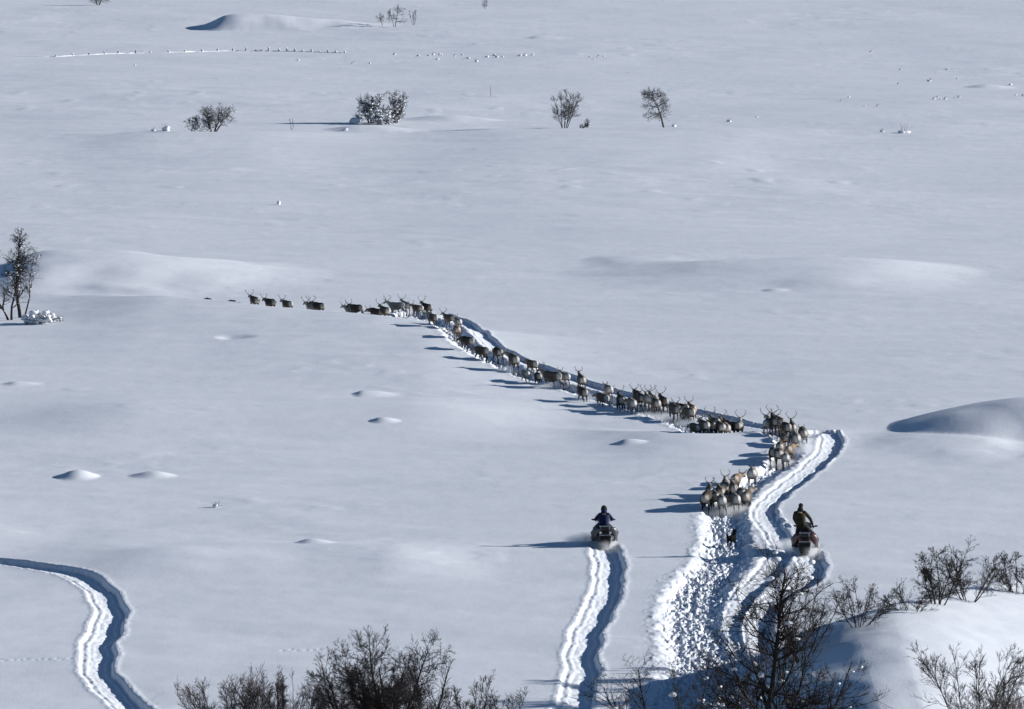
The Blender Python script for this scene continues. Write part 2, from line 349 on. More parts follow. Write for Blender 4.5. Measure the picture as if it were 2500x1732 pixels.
NC, NR = 1380, 1280
def build_ground():
    tin = np.linspace(-0.0845, 0.0845, NC)
    outer = 0.0845 * np.power(18.0, np.linspace(0, 1, 46)[1:])
    tn = np.concatenate([-outer[::-1], tin, outer])
    inv = np.linspace(1 / 225.0, 1 / 1200.0, NR); yd = 1.0 / inv
    yn = np.concatenate([np.linspace(-60, 200, 80), np.linspace(200, 225, 60)[1:-1]])
    yf = 1200 * np.power(12.0, np.linspace(0, 1, 60)[1:])
    ys = np.concatenate([yn, yd, yf])
    T, Y = np.meshgrid(tn, ys)
    X = T * np.maximum(Y, 60.0)
    Z = full_h(X.ravel(), Y.ravel()).reshape(X.shape)
    nr, nc = X.shape
    V = np.stack([X, Y, Z], -1).reshape(-1, 3)
    i = np.arange(nr * nc).reshape(nr, nc)
    F = np.stack([i[:-1, :-1], i[:-1, 1:], i[1:, 1:], i[1:, :-1]], -1).reshape(-1, 4)
    o = link_mesh('snow_ground', np_mesh('snow_ground', V, F), M_SNOW)
    tag(o, kind='structure'); o['label'] = 'open snowfield with drifts, vehicle tracks and a trodden trail'
    return o
build_ground()
#@@OBJECTS

# ------------------------------------------------------------------ solids: lofted tubes fused into one skin
def ring_frame(t):
    t = np.array(t, float); t /= (np.linalg.norm(t) + 1e-9)
    up = np.array([0, 0, 1.0]) if abs(t[2]) < 0.9 else np.array([0, 1.0, 0])
    a = np.cross(t, up); a /= np.linalg.norm(a); b = np.cross(a, t); return a, b
class Solid:
    def __init__(s): s.V = []; s.F3 = []; s.n = 0
    def loft(s, st, k=10):
        """st: list of (x, y, z, ra, rb): ra sideways, rb across; closed with rounded caps"""
        P = np.array([q[:3] for q in st], float); rr = [(q[3], q[4] if len(q) > 4 else q[3]) for q in st]
        n = len(P); rings = []
        T = [P[min(i + 1, n - 1)] - P[max(i - 1, 0)] for i in range(n)]
        def ring(c, t, ra, rb):
            a, b = ring_frame(t); base = s.n
            for j in range(k):
                an = 2 * math.pi * j / k; s.V.append(tuple(c + a * ra * math.cos(an) + b * rb * math.sin(an)))
            s.n += k; return base
        t0 = T[0] / np.linalg.norm(T[0]); t1 = T[-1] / np.linalg.norm(T[-1]); e0 = min(rr[0]); e1 = min(rr[-1])
        rings.append(ring(P[0] - t0 * e0 * .6, T[0], rr[0][0] * .6, rr[0][1] * .6))
        for i in range(n): rings.append(ring(P[i], T[i], *rr[i]))
        rings.append(ring(P[-1] + t1 * e1 * .6, T[-1], rr[-1][0] * .6, rr[-1][1] * .6))
        for r0, r1 in zip(rings[:-1], rings[1:]):
            for j in range(k):
                a, b_, c, d = r0 + j, r0 + (j + 1) % k, r1 + (j + 1) % k, r1 + j
                s.F3 += [(a, b_, c), (a, c, d)]
        for rg, c, fl in ((rings[0], P[0] - t0 * e0 * .85, 1), (rings[-1], P[-1] + t1 * e1 * .85, 0)):
            s.V.append(tuple(c)); ci = s.n; s.n += 1
            for j in range(k):
                s.F3.append((ci, rg + (j + 1) % k, rg + j) if fl else (ci, rg + j, rg + (j + 1) % k))
    def ball(s, c, rx, ry=None, rz=None, u=10, v=7):
        ry = ry or rx; rz = rz or rx
        s.loft([(c[0], c[1] - ry * math.cos(a), c[2], rx * math.sin(a), rz * math.sin(a)) for a in np.linspace(.35, math.pi - .35, v)], u)
    def mesh(s, name): return np_mesh(name, s.V, s.F3)
    def fused(s, name, voxel=0.022, smooth=4, fac=0.5):
        tmp = bpy.data.objects.new('tmp', s.mesh('tmp')); COL.objects.link(tmp)
        r = tmp.modifiers.new('r', 'REMESH'); r.mode = 'VOXEL'; r.voxel_size = voxel
        m = tmp.modifiers.new('s', 'SMOOTH'); m.factor = fac; m.iterations = smooth
        dg = bpy.context.evaluated_depsgraph_get(); dg.update()
        me = bpy.data.meshes.new_from_object(tmp.evaluated_get(dg)); me.name = name
        bpy.data.objects.remove(tmp); return me
def vcol(me, fn):
    n = len(me.vertices); co = np.empty(n * 3, np.float32); me.vertices.foreach_get('co', co); co = co.reshape(-1, 3)
    c = np.ones((n, 4), np.float32); c[:, :3] = fn(co)
    at = me.color_attributes.new('coat', 'FLOAT_COLOR', 'POINT'); at.data.foreach_set('color', c.ravel())
def coat_material(name):
    m, n, b, out = mat_new(name)
    at = n.nodes.new('ShaderNodeVertexColor'); at.layer_name = 'coat'
    tc = n.nodes.new('ShaderNodeTexCoord'); nz = n.nodes.new('ShaderNodeTexNoise'); nz.inputs['Scale'].default_value = 14; nz.inputs['Detail'].default_value = 5
    n.links.new(tc.outputs['Object'], nz.inputs['Vector'])
    mr = n.nodes.new('ShaderNodeMapRange'); mr.inputs[3].default_value = .62; mr.inputs[4].default_value = 1.38
    n.links.new(nz.outputs[0], mr.inputs[0])
    hs = n.nodes.new('ShaderNodeHueSaturation'); n.links.new(at.outputs[0], hs.inputs['Color']); n.links.new(mr.outputs[0], hs.inputs['Value'])
    n.links.new(hs.outputs[0], b.inputs['Base Color']); b.inputs['Roughness'].default_value = .85; b.inputs['Specular IOR Level'].default_value = .15
    bp = n.nodes.new('ShaderNodeBump'); bp.inputs['Strength'].default_value = .6; bp.inputs['Distance'].default_value = .02
    n.links.new(nz.outputs[0], bp.inputs['Height']); n.links.new(bp.outputs[0], b.inputs['Normal'])
    return m
M_COAT = coat_material('reindeer_coat')
M_ANT = noisy_mat('antler_bone', (.05, .038, .03), (.15, .115, .09), 9, .6, .3)

# ------------------------------------------------------------------ reindeer
def deer_solid(gait, head):
    """standing height 1.05 at the withers, facing +Y, feet at z = 0"""
    s = Solid()
    s.loft([(0, -.80, .93, .11, .13), (0, -.68, .89, .19, .21), (0, -.48, .87, .215, .25), (0, -.2, .83, .225, .275), (0, .1, .82, .235, .29), (0, .32, .85, .21, .29), (0, .5, .89, .17, .25), (0, .62, .94, .12, .18)], 12)
    s.loft([(0, -.80, 1.0, .035, .04), (0, -.88, .95, .05, .045), (0, -.90, .86, .03, .03)], 8)           # tail
    hx, hy, hz = head
    s.loft([(0, .48, .90, .14, .21), (hx * .25, .48 + (hy - .48) * .4, .92 + (hz - .92) * .35, .115, .185), (hx * .6, .48 + (hy - .48) * .75, .95 + (hz - .95) * .75, .09, .14), (hx, hy, hz, .075, .10)], 10)
    dx = hx * 1.3; L = math.hypot(dx, 1); fx, fy = dx / L, 1 / L
    s.loft([(hx - fx * .04, hy - fy * .04, hz + .03, .08, .09), (hx + fx * .09, hy + fy * .09, hz + .02, .078, .085), (hx + fx * .22, hy + fy * .22, hz - .05, .055, .06), (hx + fx * .33, hy + fy * .33, hz - .11, .05, .05)], 10)
    for sx in (-1, 1):                                                                                     # ears
        s.loft([(hx + fy * sx * .07, hy - fx * sx * .07, hz + .09, .03, .02), (hx + fy * sx * .16, hy - fx * sx * .16 - .02, hz + .13, .035, .018), (hx + fy * sx * .22, hy - fx * sx * .22 - .03, hz + .15, .012, .012)], 6)
    hl, hr, fl, fr = gait
    for sx, g in ((-1, hl), (1, hr)):       # hind leg: hip, knee, hock, fetlock, hoof; g swings the foot
        kx = .135 * sx; ky = -.42 + g * .45; hk = -.66 + g * .75; ft = -.60 + g * 1.0; lift = max(0, -g) * .35
        s.loft([(.10 * sx, -.56, .84, .11, .17), (kx, (ky - .56) / 2, .70, .095, .145), (kx, ky, .58, .07, .10), (kx, (ky + hk) / 2 - .01, .47, .05, .06), (kx, hk, .38 + lift * .3, .036, .045)], 8)
        s.loft([(kx, hk, .38 + lift * .3, .036, .042), (kx, (hk + ft) / 2, .22 + lift * .6, .028, .03), (kx, ft, .07 + lift, .032, .034), (kx, ft + .05, .0 + lift, .045, .045)], 8)
    for sx, g in ((-1, fl), (1, fr)):       # fore leg: elbow, wrist, fetlock, hoof
        kx = .12 * sx; ky = .42 + g * .45; ft = .40 + g * (1.05 if g > 0 else .75); lift = max(0, -g) * .3
        s.loft([(.11 * sx, .38, .80, .085, .15), (kx, .37, .64, .065, .10), (kx, (.37 + ky) / 2, .5, .046, .055), (kx, ky, .38, .04, .045)], 8)
        s.loft([(kx, ky, .38, .038, .042), (kx, (ky + ft) / 2, .22 + lift * .5, .027, .028), (kx, ft, .07 + lift, .032, .033), (kx, ft + .05, .0 + lift, .045, .045)], 8)
    return s
def deer_coat(kind):
    tones = {'grey': ((.115, .090, .070), (.050, .038, .030), (.50, .47, .42), (.24, .215, .185)),
             'dark': ((.055, .043, .035), (.030, .024, .020), (.38, .35, .31), (.12, .10, .085)),
             'pale': ((.24, .215, .185), (.13, .115, .10), (.58, .55, .51), (.38, .35, .31)),
             'tan': ((.17, .115, .080), (.10, .065, .045), (.50, .42, .35), (.28, .21, .155))}[kind]
    back, leg, rump, neck = [np.array(t) for t in tones]
    def fn(co):
        x, y, z = co[:, 0], co[:, 1], co[:, 2]; c = np.tile(back, (len(co), 1))
        def mix(c, col, w): return c * (1 - w[:, None]) + col * w[:, None]
        nz_ = noise(y * 5 + x * 3, z * 5 + x * 2, 4) * .12
        c = mix(c, leg, sstep(.62, .40, z + nz_))
        c = mix(c, leg * 1.15, sstep(.98, .80, z + nz_) * sstep(-.6, -.35, y) * sstep(.45, .2, y) * sstep(.08, .2, np.abs(x)) * .75)   # darker flank
        c = mix(c, rump * .85, sstep(.60, .50, z) * sstep(.25, .12, np.abs(y + .1)) * sstep(.12, .02, np.abs(x)))
        c = mix(c, rump, sstep(-.60 + .0, -.74, y + nz_) * sstep(.45, .60, z) * sstep(.20, .12, np.abs(x)))                          # rump patch
        c = mix(c, neck, sstep(.45, .62, y + nz_) * sstep(.55, .7, z))
        c = mix(c, neck * 1.1, sstep(.80, .66, z + nz_) * sstep(.55, .66, z) * sstep(-.3, .3, y) * .7)
        c = mix(c, back * .7, sstep(.98, 1.12, y))
        return c
    return fn
GAITS = {'stride': (.28, -.30, -.30, .30), 'walk': (-.12, .16, .14, -.14), 'gallop': (-.34, -.22, .30, .18), 'stand': (.04, -.06, .02, -.04), 'trot': (-.25, .25, .28, -.26)}
HEADS = {'level': (0, 1.04, 1.04), 'high': (0, .98, 1.14), 'low': (0, 1.08, .86), 'right': (.24, .90, 1.06), 'left': (-.24, .90, 1.08)}
_dc = {}
def deer_mesh(g, hd, kind):
    key = (g, hd, kind)
    if key not in _dc:
        gk = (g, hd)
        if gk not in _dc: _dc[gk] = deer_solid(GAITS[g], HEADS[hd]).fused('reindeer_body', .026, 3)
        me = _dc[gk].copy(); vcol(me, deer_coat(kind)); me.materials.append(M_COAT); _dc[key] = me
        me.polygons.foreach_set('use_smooth', np.ones(len(me.polygons), dtype=bool))
    return _dc[key]
def antler_mesh(size, side, seed):
    """one antler, rooted at the origin, sweeping back, out and up with tines"""
    rnd = random.Random(seed); s = Solid(); k = size; j = lambda a: rnd.uniform(-a, a)
    beam = [(0, 0, -.03), (.11, -.12, .08), (.26 + j(.05), -.20, .20), (.37 + j(.06), -.17, .36), (.40 + j(.07), -.04, .52 + j(.05)), (.33 + j(.08), .08, .66 + j(.08))]
    rad = [.028, .026, .024, .022, .020, .012]
    s.loft([(side * p[0] * k, p[1] * k, p[2] * k, r * .66, r * .66) for p, r in zip(beam, rad)], 6)
    def tine(i, v, l):
        p = beam[i]; q = (p[0] + v[0] * l * .5, p[1] + v[1] * l * .5, p[2] + v[2] * l * .45); e = (p[0] + v[0] * l, p[1] + v[1] * l, p[2] + v[2] * l * 1.05)
        s.loft([(side * a[0] * k, a[1] * k, a[2] * k, r, r) for a, r in ((p, .011), (q, .010), (e, .007))], 5)
    tine(1, (.1, .9, .25), .24); tine(2, (.2, .7, .45), .2 + j(.04)); tine(3, (.25, -.7, .5), .15)
    tine(4, (.1, -.75, .6), .18 + j(.04)); tine(4, (.35, .4, .7), .14); tine(5, (.1, .3, .8), .12)
    if size > .7: tine(3, (-.2, .7, .7), .16); tine(5, (-.4, -.2, .8), .13)
    me = s.mesh('antler'); me.materials.append(M_ANT); return me
_am = {}
def antlers(parent, hd, size, seed):
    hx, hy, hz = HEADS[hd]; seed = seed % 5; size = size * .60
    for side in (-1, 1):
        key = (size, side, seed)
        if key not in _am: _am[key] = antler_mesh(size, side, seed * 7 + (side > 0))
        a = bpy.data.objects.new('antler', _am[key]); COL.objects.link(a); a.parent = parent
        dx = hx * 1.3; L = math.hypot(dx, 1); fx, fy = dx / L, 1 / L
        a.location = (hx + fy * side * .045, hy - fx * side * .045 + .02, hz + .09); a.rotation_euler = (R(-6 if hd != 'high' else 8), 0, -math.atan2(dx, 1))
        for p in a.data.polygons: p.use_smooth = True
def deer(px, py, label, head_deg, kind='grey', gait='walk', head='level', ant=.8, size=1.0, group='reindeer running in file along the trodden trail', sink=.05, dz=0.0, seed=0):
    """px, py: the pixel of the photo where its hooves meet the snow; head_deg: direction of travel, 90 = away, 180 = left"""
    if isinstance(py, tuple) and head_deg > 150: head_deg = 116 + (seed * 7) % 14
    if head_deg < 156 and not isinstance(py, tuple): head_deg = 90 + (head_deg - 90) * .62
    g = beyond(py[0], px, py[1]) if isinstance(py, tuple) else G(px, py, full_h)
    bz = float(base_h(np.array([g[0]]), np.array([g[1]]))[0]) - (.27 if isinstance(py[0] if isinstance(py, tuple) else None, list) or (py if not isinstance(py, tuple) else 0) > 1030 else .17)
    if not isinstance(py, tuple) and py < 830: size *= .92
    root = empty('reindeer', (g[0], g[1], bz - sink + dz), R(head_deg - 90), size * .93)
    tag(root, label, 'reindeer', group)
    b_ = link_mesh('body', deer_mesh(gait, head, kind), None, root, smooth=False); rv = random.Random(seed * 13 + 5)
    root.scale = (size * 1.06 * rv.uniform(.92, 1.08), size * .92 * rv.uniform(.92, 1.06), size * .93 * rv.uniform(.94, 1.05)); root.rotation_euler = (R(rv.uniform(-4, 3)), R(rv.uniform(-3, 3)), root.rotation_euler[2] + R(rv.uniform(-6, 6)))
    if ant: antlers(root, head, ant, seed)
    return root

ORD = ['first', 'second', 'third', 'fourth', 'fifth', 'sixth', 'seventh', 'eighth', 'ninth', 'tenth', 'eleventh', 'twelfth', 'thirteenth', 'fourteenth', 'fifteenth', 'sixteenth']
CO = {'grey': 'grey-brown', 'dark': 'dark brown', 'pale': 'pale grey', 'tan': 'tan'}
def herd():
    k = 0
    def run(rows, where, order=True):
        nonlocal k
        for i, r in enumerate(rows):
            px, py, hdg, kind, gait, hd, an, size = r[:8]; extra = r[8] if len(r) > 8 else None
            a = 'with broad antlers' if an > .9 else 'with antlers' if an > .5 else 'with short antlers' if an else 'without antlers'
            lab = extra or '%s reindeer %s, %s from left %s' % (CO[kind], a, ORD[i], where)
            deer(px, py, lab, hdg, kind, gait, hd, an, size, seed=k); k += 1
    # hidden to the belly behind the smooth crest, far left of the file
    run([(508, (RIDGE1, 3.0), 178, 'dark', 'walk', 'low', 0, .55), (567, (RIDGE1, 3.0), 178, 'dark', 'walk', 'low', 0, .60), (621, (RIDGE1, 2.6), 178, 'grey', 'walk', 'level', .95, 1.0), (660, (RIDGE1, 2.8), 175, 'dark', 'walk', 'level', .8, .95),
         (699, (RIDGE1, 2.7), 172, 'grey', 'stride', 'level', .85, 1.0), (760, (RIDGE1, 3.4), 170, 'pale', 'walk', 'level', .9, 1.0), (778, (RIDGE1, 2.8), 168, 'dark', 'walk', 'level', 1.0, 1.02), (856, (RIDGE1, 3.4), 120, 'pale', 'walk', 'level', .7, .95),
         (870, (RIDGE1, 2.8), 165, 'dark', 'stride', 'level', .8, 1.0), (916, (RIDGE1, 3.2), 170, 'dark', 'walk', 'low', .6, .92), (938, (RIDGE1, 2.4), 158, 'grey', 'walk', 'high', .95, 1.0)],
        'behind the smooth crest')
    # where the file turns down the slope
    run([(968, 772, 155, 'pale', 'stride', 'high', 1.0, 1.02), (990, 768, 125, 'pale', 'walk', 'high', .9, 1.0), (1020, 778, 140, 'grey', 'stride', 'level', .7, 1.0), (1043, 777, 128, 'dark', 'walk', 'high', .95, 1.0),
         (1057, 794, 125, 'grey', 'trot', 'high', .6, 1.0), (1096, 803, 140, 'grey', 'stride', 'high', .9, 1.0), (1119, 812, 112, 'pale', 'walk', 'level', .6, .95)],
        'where the file bends downhill')
    run([(1117, 834, 105, 'tan', 'walk', 'level', .5, .95, 'tan reindeer alone on the steep bend just below two grey ones'),
         (1139, 858, 145, 'dark', 'stride', 'low', 0, 1.0, 'black-backed reindeer without antlers striding left with a white rear edge'),
         (1176, 880, 140, 'grey', 'trot', 'low', .5, 1.0, 'reindeer with spread hind legs and bowed head on upper slope of file'),
         (1215, 892, 115, 'dark', 'gallop', 'low', 0, 1.05, 'dark-backed pale-bellied reindeer bounding, kicking up snow in mid slope'),
         (1254, 915, 108, 'grey', 'walk', 'left', .5, 1.1, 'large grey reindeer seen straight from behind with its head turned left'),
         (1283, 933, 112, 'pale', 'walk', 'low', 0, .85, 'small pale reindeer below and left of a taller one at mid slope'),
         (1299, 913, 120, 'grey', 'walk', 'level', 0, .95, 'plain grey reindeer at the upper edge of the file in mid slope'),
         (1315, 937, 105, 'dark', 'walk', 'low', 0, .82, 'small dark reindeer without antlers at mid slope by a powder puff'),
         (1348, 946, 150, 'grey', 'stride', 'high', .8, 1.1, 'reindeer in side view with raised head and light hind legs at mid slope'),
         (1379, 946, 118, 'pale', 'walk', 'high', .5, .92, 'pale reindeer just right of the one in side view'),
         (1420, 958, 112, 'grey', 'walk', 'high', .7, .95, 'reindeer with one upright antler close behind another at lower slope'),
         (1423, 980, 108, 'dark', 'trot', 'level', 0, 1.0, 'dark reindeer nearest the camera of the close pair on lower slope'),
         (1469, 992, 125, 'grey', 'stride', 'low', 0, .95, 'grey reindeer leaning left beside a lighter rump, left of the dense crowd'),
         (1485, 985, 108, 'pale', 'walk', 'level', .4, .95, 'light-rumped reindeer right of the grey leaning one')], '')
    # the dense crowd before the gap
    run([(1516, 1003, 106, 'dark', 'walk', 'high', .9, 1.02), (1543, 1008, 108, 'pale', 'walk', 'low', .7, 1.02), (1556, 994, 110, 'dark', 'walk', 'level', .8, 1.0), (1564, 1006, 112, 'dark', 'walk', 'level', .6, .95),
         (1580, 1012, 104, 'pale', 'stride', 'high', 1.0, 1.05), (1594, 1002, 108, 'dark', 'walk', 'high', 1.0, 1.0), (1602, 1021, 112, 'grey', 'stride', 'level', .7, 1.02), (1618, 1011, 110, 'dark', 'walk', 'high', 1.0, 1.05),
         (1646, 1033, 114, 'grey', 'stride', 'low', .5, 1.08), (1667, 1024, 118, 'dark', 'walk', 'level', .8, 1.0), (1682, 1037, 112, 'grey', 'walk', 'level', .6, 1.0), (1688, 1020, 110, 'tan', 'walk', 'high', .8, .95),
         (1700, (RIDGE2, 1.8), 104, 'grey', 'trot', 'low', 0, .95), (1719, (RIDGE2, 1.2), 106, 'grey', 'stride', 'level', .5, 1.05), (1722, (RIDGE2, 3.6), 108, 'pale', 'walk', 'high', .9, 1.0)],
        'in the dense crowd')
    run([(1738, (RIDGE2, 1.6), 104, 'dark', 'walk', 'level', .5, 1.0), (1748, (RIDGE2, 4.0), 102, 'grey', 'walk', 'high', 1.0, 1.08), (1760, (RIDGE2, 1.0), 98, 'grey', 'walk', 'low', 0, .95), (1767, (RIDGE2, 4.4), 100, 'grey', 'walk', 'high', 1.0, 1.0),
         (1773, (RIDGE2, 1.1), 98, 'pale', 'walk', 'low', .4, .92), (1783, (RIDGE2, 2.8), 104, 'grey', 'walk', 'level', .6, .98), (1794, (RIDGE2, 1.3), 110, 'dark', 'walk', 'low', 0, .9), (1808, (RIDGE2, 2.0), 92, 'pale', 'stand', 'high', 1.0, 1.0)],
        'in the knot behind the drift')
    # the group on the bend right of the gap
    run([(1876, 1056, 80, 'pale', 'walk', 'left', .9, 1.0, 'pale-necked reindeer facing left at the left end of the bend group'),
         (1889, 1062, 95, 'dark', 'stride', 'high', 1.0, 1.08, 'dark reindeer with the tallest antlers at the top of the bend'),
         (1903, 1060, 100, 'tan', 'walk', 'level', .8, 1.0, 'tan-flanked reindeer half behind the dark tall-antlered one'),
         (1918, 1077, 108, 'dark', 'walk', 'low', .5, 1.0, 'very dark reindeer in the middle of the bend group'),
         (1936, 1073, 96, 'grey', 'walk', 'high', .95, 1.0, 'grey reindeer with antlers against the snow right of the middle one'),
         (1958, 1077, 104, 'grey', 'stride', 'low', .4, 1.05, 'grey reindeer furthest right at the turn of the trail'),
         (1943, 1102, 92, 'pale', 'stride', 'level', 0, 1.05, 'white-rumped reindeer with long pale hind legs below the turn'),
         (1914, 1100, 96, 'tan', 'walk', 'level', .5, .92, 'reddish reindeer just above the lower bunch on the bend'),
         (1906, 1121, 95, 'grey', 'walk', 'low', .4, 1.0, 'grey reindeer hidden behind the lowest bunch of the bend'),
         (1886, 1133, 94, 'dark', 'walk', 'low', 0, .98, 'dark reindeer at the left side of the lower bunch'),
         (1903, 1141, 92, 'grey', 'stride', 'low', 0, 1.05, 'broad grey reindeer at the bottom middle of the lower bunch'),
         (1917, 1144, 90, 'pale', 'walk', 'low', 0, .9, 'small pale reindeer bottom right of the lower bunch'),
         (1929, 1132, 88, 'tan', 'walk', 'right', .4, 1.0, 'tan reindeer with orange flank on the right of the lower bunch'),
         (1836, 1195, 88, 'pale', 'stride', 'level', .5, 1.12, 'lone pale reindeer between the two bunches'),
         (1794, 1203, 78, 'tan', 'walk', 'right', .5, 1.0, 'tan reindeer looking right at the head of the rear bunch'),
         (1732, 1222, 92, 'grey', 'walk', 'level', .7, .98, 'grey reindeer at the upper left corner of the rear bunch'),
         (1768, 1221, 94, 'grey', 'walk', 'high', .8, .95, 'antlered grey reindeer in the back row of the rear bunch'),
         (1757, 1233, 96, 'tan', 'walk', 'level', .8, .95, 'brown reindeer in the middle row, left, of the rear bunch'),
         (1790, 1226, 92, 'grey', 'walk', 'level', .5, .98, 'grey reindeer below the tan one that looks right'),
         (1727, 1249, 86, 'dark', 'stride', 'low', 0, 1.1, 'dark reindeer on the left edge of the rear bunch by the long shadows'),
         (1748, 1248, 95, 'grey', 'walk', 'low', 0, 1.0, 'grey-brown reindeer second from the left in the rear bunch front row'),
         (1763, 1258, 88, 'pale', 'stride', 'low', 0, 1.0, 'white-rumped reindeer nearest the camera of the whole herd'),
         (1778, 1246, 96, 'dark', 'walk', 'low', 0, 1.0, 'dark-sided reindeer between the two white rumps of the rear bunch'),
         (1793, 1255, 92, 'pale', 'walk', 'low', 0, .98, 'white-rumped reindeer right of the nearest one in the rear bunch'),
         (1810, 1243, 90, 'grey', 'walk', 'low', .4, 1.06, 'stout grey reindeer at the right of the rear bunch'),
         (1823, 1236, 76, 'grey', 'walk', 'right', 0, 1.0, 'grey reindeer at the far right edge of the rear bunch, head turned right')], '')
herd()

# ------------------------------------------------------------------ dog
M_DOG = noisy_mat('dog_fur', (.003, .003, .003), (.006, .006, .006), 20, .9, .05, bump=.4)
def make_dog():
    g = G(1786, 1334, full_h)
    root = empty('dog', (g[0], g[1], gz(*g) - .05), R(-24), 1.0); root.scale = (1.2, 1.0, 1.05)
    tag(root, 'black herding dog with raised head trotting on the trodden trail between the snowmobiles', 'dog')
    s = Solid()
    s.loft([(0, -.36, .42, .07, .08), (0, -.28, .41, .12, .13), (0, -.05, .40, .125, .13), (0, .12, .38, .135, .165), (0, .26, .42, .10, .13), (0, .33, .47, .08, .10)], 12)
    s.loft([(0, .26, .47, .09, .10), (0, .36, .58, .075, .09), (0, .40, .66, .06, .07)], 10)
    s.loft([(0, .36, .68, .07, .075), (0, .44, .68, .068, .065), (0, .53, .65, .04, .04), (0, .60, .635, .03, .028)], 10)
    for sx in (-1, 1): s.loft([(sx * .045, .36, .72, .03, .02), (sx * .06, .36, .79, .022, .014), (sx * .065, .37, .83, .008, .006)], 6)
    s.loft([(0, -.36, .46, .04, .04), (0, -.46, .50, .05, .05), (0, -.54, .58, .045, .045), (0, -.55, .68, .02, .02)], 8)
    for sx, gg in ((-1, .10), (1, -.08)):
        s.loft([(sx * .07, -.27, .38, .055, .09), (sx * .08, -.22 + gg * .4, .27, .04, .06), (sx * .08, -.36 + gg * .6, .17, .024, .028), (sx * .08, -.32 + gg, .04, .022, .024), (sx * .08, -.28 + gg, .0, .028, .035)], 8)
    for sx, gg in ((-1, -.08), (1, .12)):
        s.loft([(sx * .075, .18, .34, .045, .07), (sx * .08, .17 + gg * .4, .2, .028, .035), (sx * .08, .18 + gg, .04, .022, .024), (sx * .08, .21 + gg, .0, .028, .035)], 8)
    link_mesh('body', s.fused('dog_body', .016, 3), M_DOG, root)
make_dog()

# ------------------------------------------------------------------ snowmobiles and their riders
def box_rounded(s, cx, cy, cz, hx, hy, hz, r=.03):
    pass
def bevel_box(bm, c, h, bev=.02, rot=None, taper=None):
    """one bevelled box added to a bmesh; taper (tx, ty) scales the top face"""
    vs_ = []
    for dz in (-1, 1):
        for dx, dy in ((-1, -1), (1, -1), (1, 1), (-1, 1)):
            k = (taper if (taper and dz > 0) else (1, 1)); v = Vector((dx * h[0] * k[0], dy * h[1] * k[1], dz * h[2]))
            if rot is not None: v = rot @ v
            vs_.append(bm.verts.new(v + Vector(c)))
    q = [(3, 2, 1, 0), (4, 5, 6, 7), (0, 1, 5, 4), (1, 2, 6, 5), (2, 3, 7, 6), (3, 0, 4, 7)]
    fs = [bm.faces.new([vs_[i] for i in f]) for f in q]
    if bev:
        es = list({e for f in fs for e in f.edges}); bmesh.ops.bevel(bm, geom=es, offset=bev, segments=2, affect='EDGES', profile=.5)
def bm_obj(name, bm, mat, parent, smooth=True):
    bmesh.ops.recalc_face_normals(bm, faces=bm.faces)
    me = bpy.data.meshes.new(name); bm.to_mesh(me); bm.free(); return link_mesh(name, me, mat, parent, smooth)
def rx(a): return Matrix.Rotation(R(a), 3, 'X')
def part(name, parent, mat, *boxes):
    bm = bmesh.new()
    for b in boxes: bevel_box(bm, *b)
    return bm_obj(name, bm, mat, parent)
def tube_part(name, parent, mat, lofts, k=8):
    s = Solid()
    for l in lofts: s.loft(l, k)
    return link_mesh(name, s.mesh(name), mat, parent)
def hull_part(name, parent, mat, stations, mirror=False):
    """cross sections along y: each station = (y, [(x, z) outline of the right half from bottom to top]); closed body"""
    V = []; F = []; n = len(stations[0][1])
    for y, half in stations:
        full = [(x, z) for x, z in half] + [(-x, z) for x, z in reversed(half)]
        V += [(x, y, z) for x, z in full]
    m = 2 * n
    for i in range(len(stations) - 1):
        for j in range(m):
            a = i * m + j; b = i * m + (j + 1) % m; F.append((a, b, b + m, a + m))
    bm = bmesh.new(); bv = [bm.verts.new(v) for v in V]
    for f in F: bm.faces.new([bv[i] for i in f])
    bm.faces.new([bv[j] for j in range(m)][::-1]); bm.faces.new([bv[(len(stations) - 1) * m + j] for j in range(m)])
    bmesh.ops.bevel(bm, geom=list(bm.edges), offset=.008, segments=1, affect='EDGES')
    return bm_obj(name, bm, mat, parent)
def metal(name, c, rough=.35, coat=.4, metal_=0.0):
    m = noisy_mat(name, tuple(.85 * v for v in c), c, 5, rough, .5, metal=metal_); m.node_tree.nodes['Principled BSDF'].inputs['Coat Weight'].default_value = coat; return m
M_BLACK = noisy_mat('black_plastic', (.012, .012, .014), (.024, .024, .027), 12, .45, .4)
M_RUB = noisy_mat('rubber', (.010, .010, .010), (.022, .021, .020), 20, .8, .2)
M_ALU = noisy_mat('aluminium', (.30, .31, .32), (.42, .43, .44), 8, .4, .5, metal=.8)
M_VINYL = noisy_mat('seat_vinyl', (.014, .013, .014), (.030, .028, .028), 15, .6, .35, bump=.3)
M_HOODA = metal('charcoal_paint', (.035, .037, .042)); M_HOODB = metal('maroon_paint', (.050, .012, .011))
M_TAIL = noisy_mat('red_lens', (.25, .02, .015), (.35, .03, .02), 8, .25, .5)
M_LAMP = noisy_mat('pale_lens', (.62, .60, .52), (.78, .76, .68), 8, .25, .5)
M_SCREEN, _n, _b, _o = mat_new('smoked_screen'); _b.inputs['Base Color'].default_value = (.10, .11, .13, 1); _b.inputs['Transmission Weight'].default_value = .75; _b.inputs['Roughness'].default_value = .08; _b.inputs['IOR'].default_value = 1.3

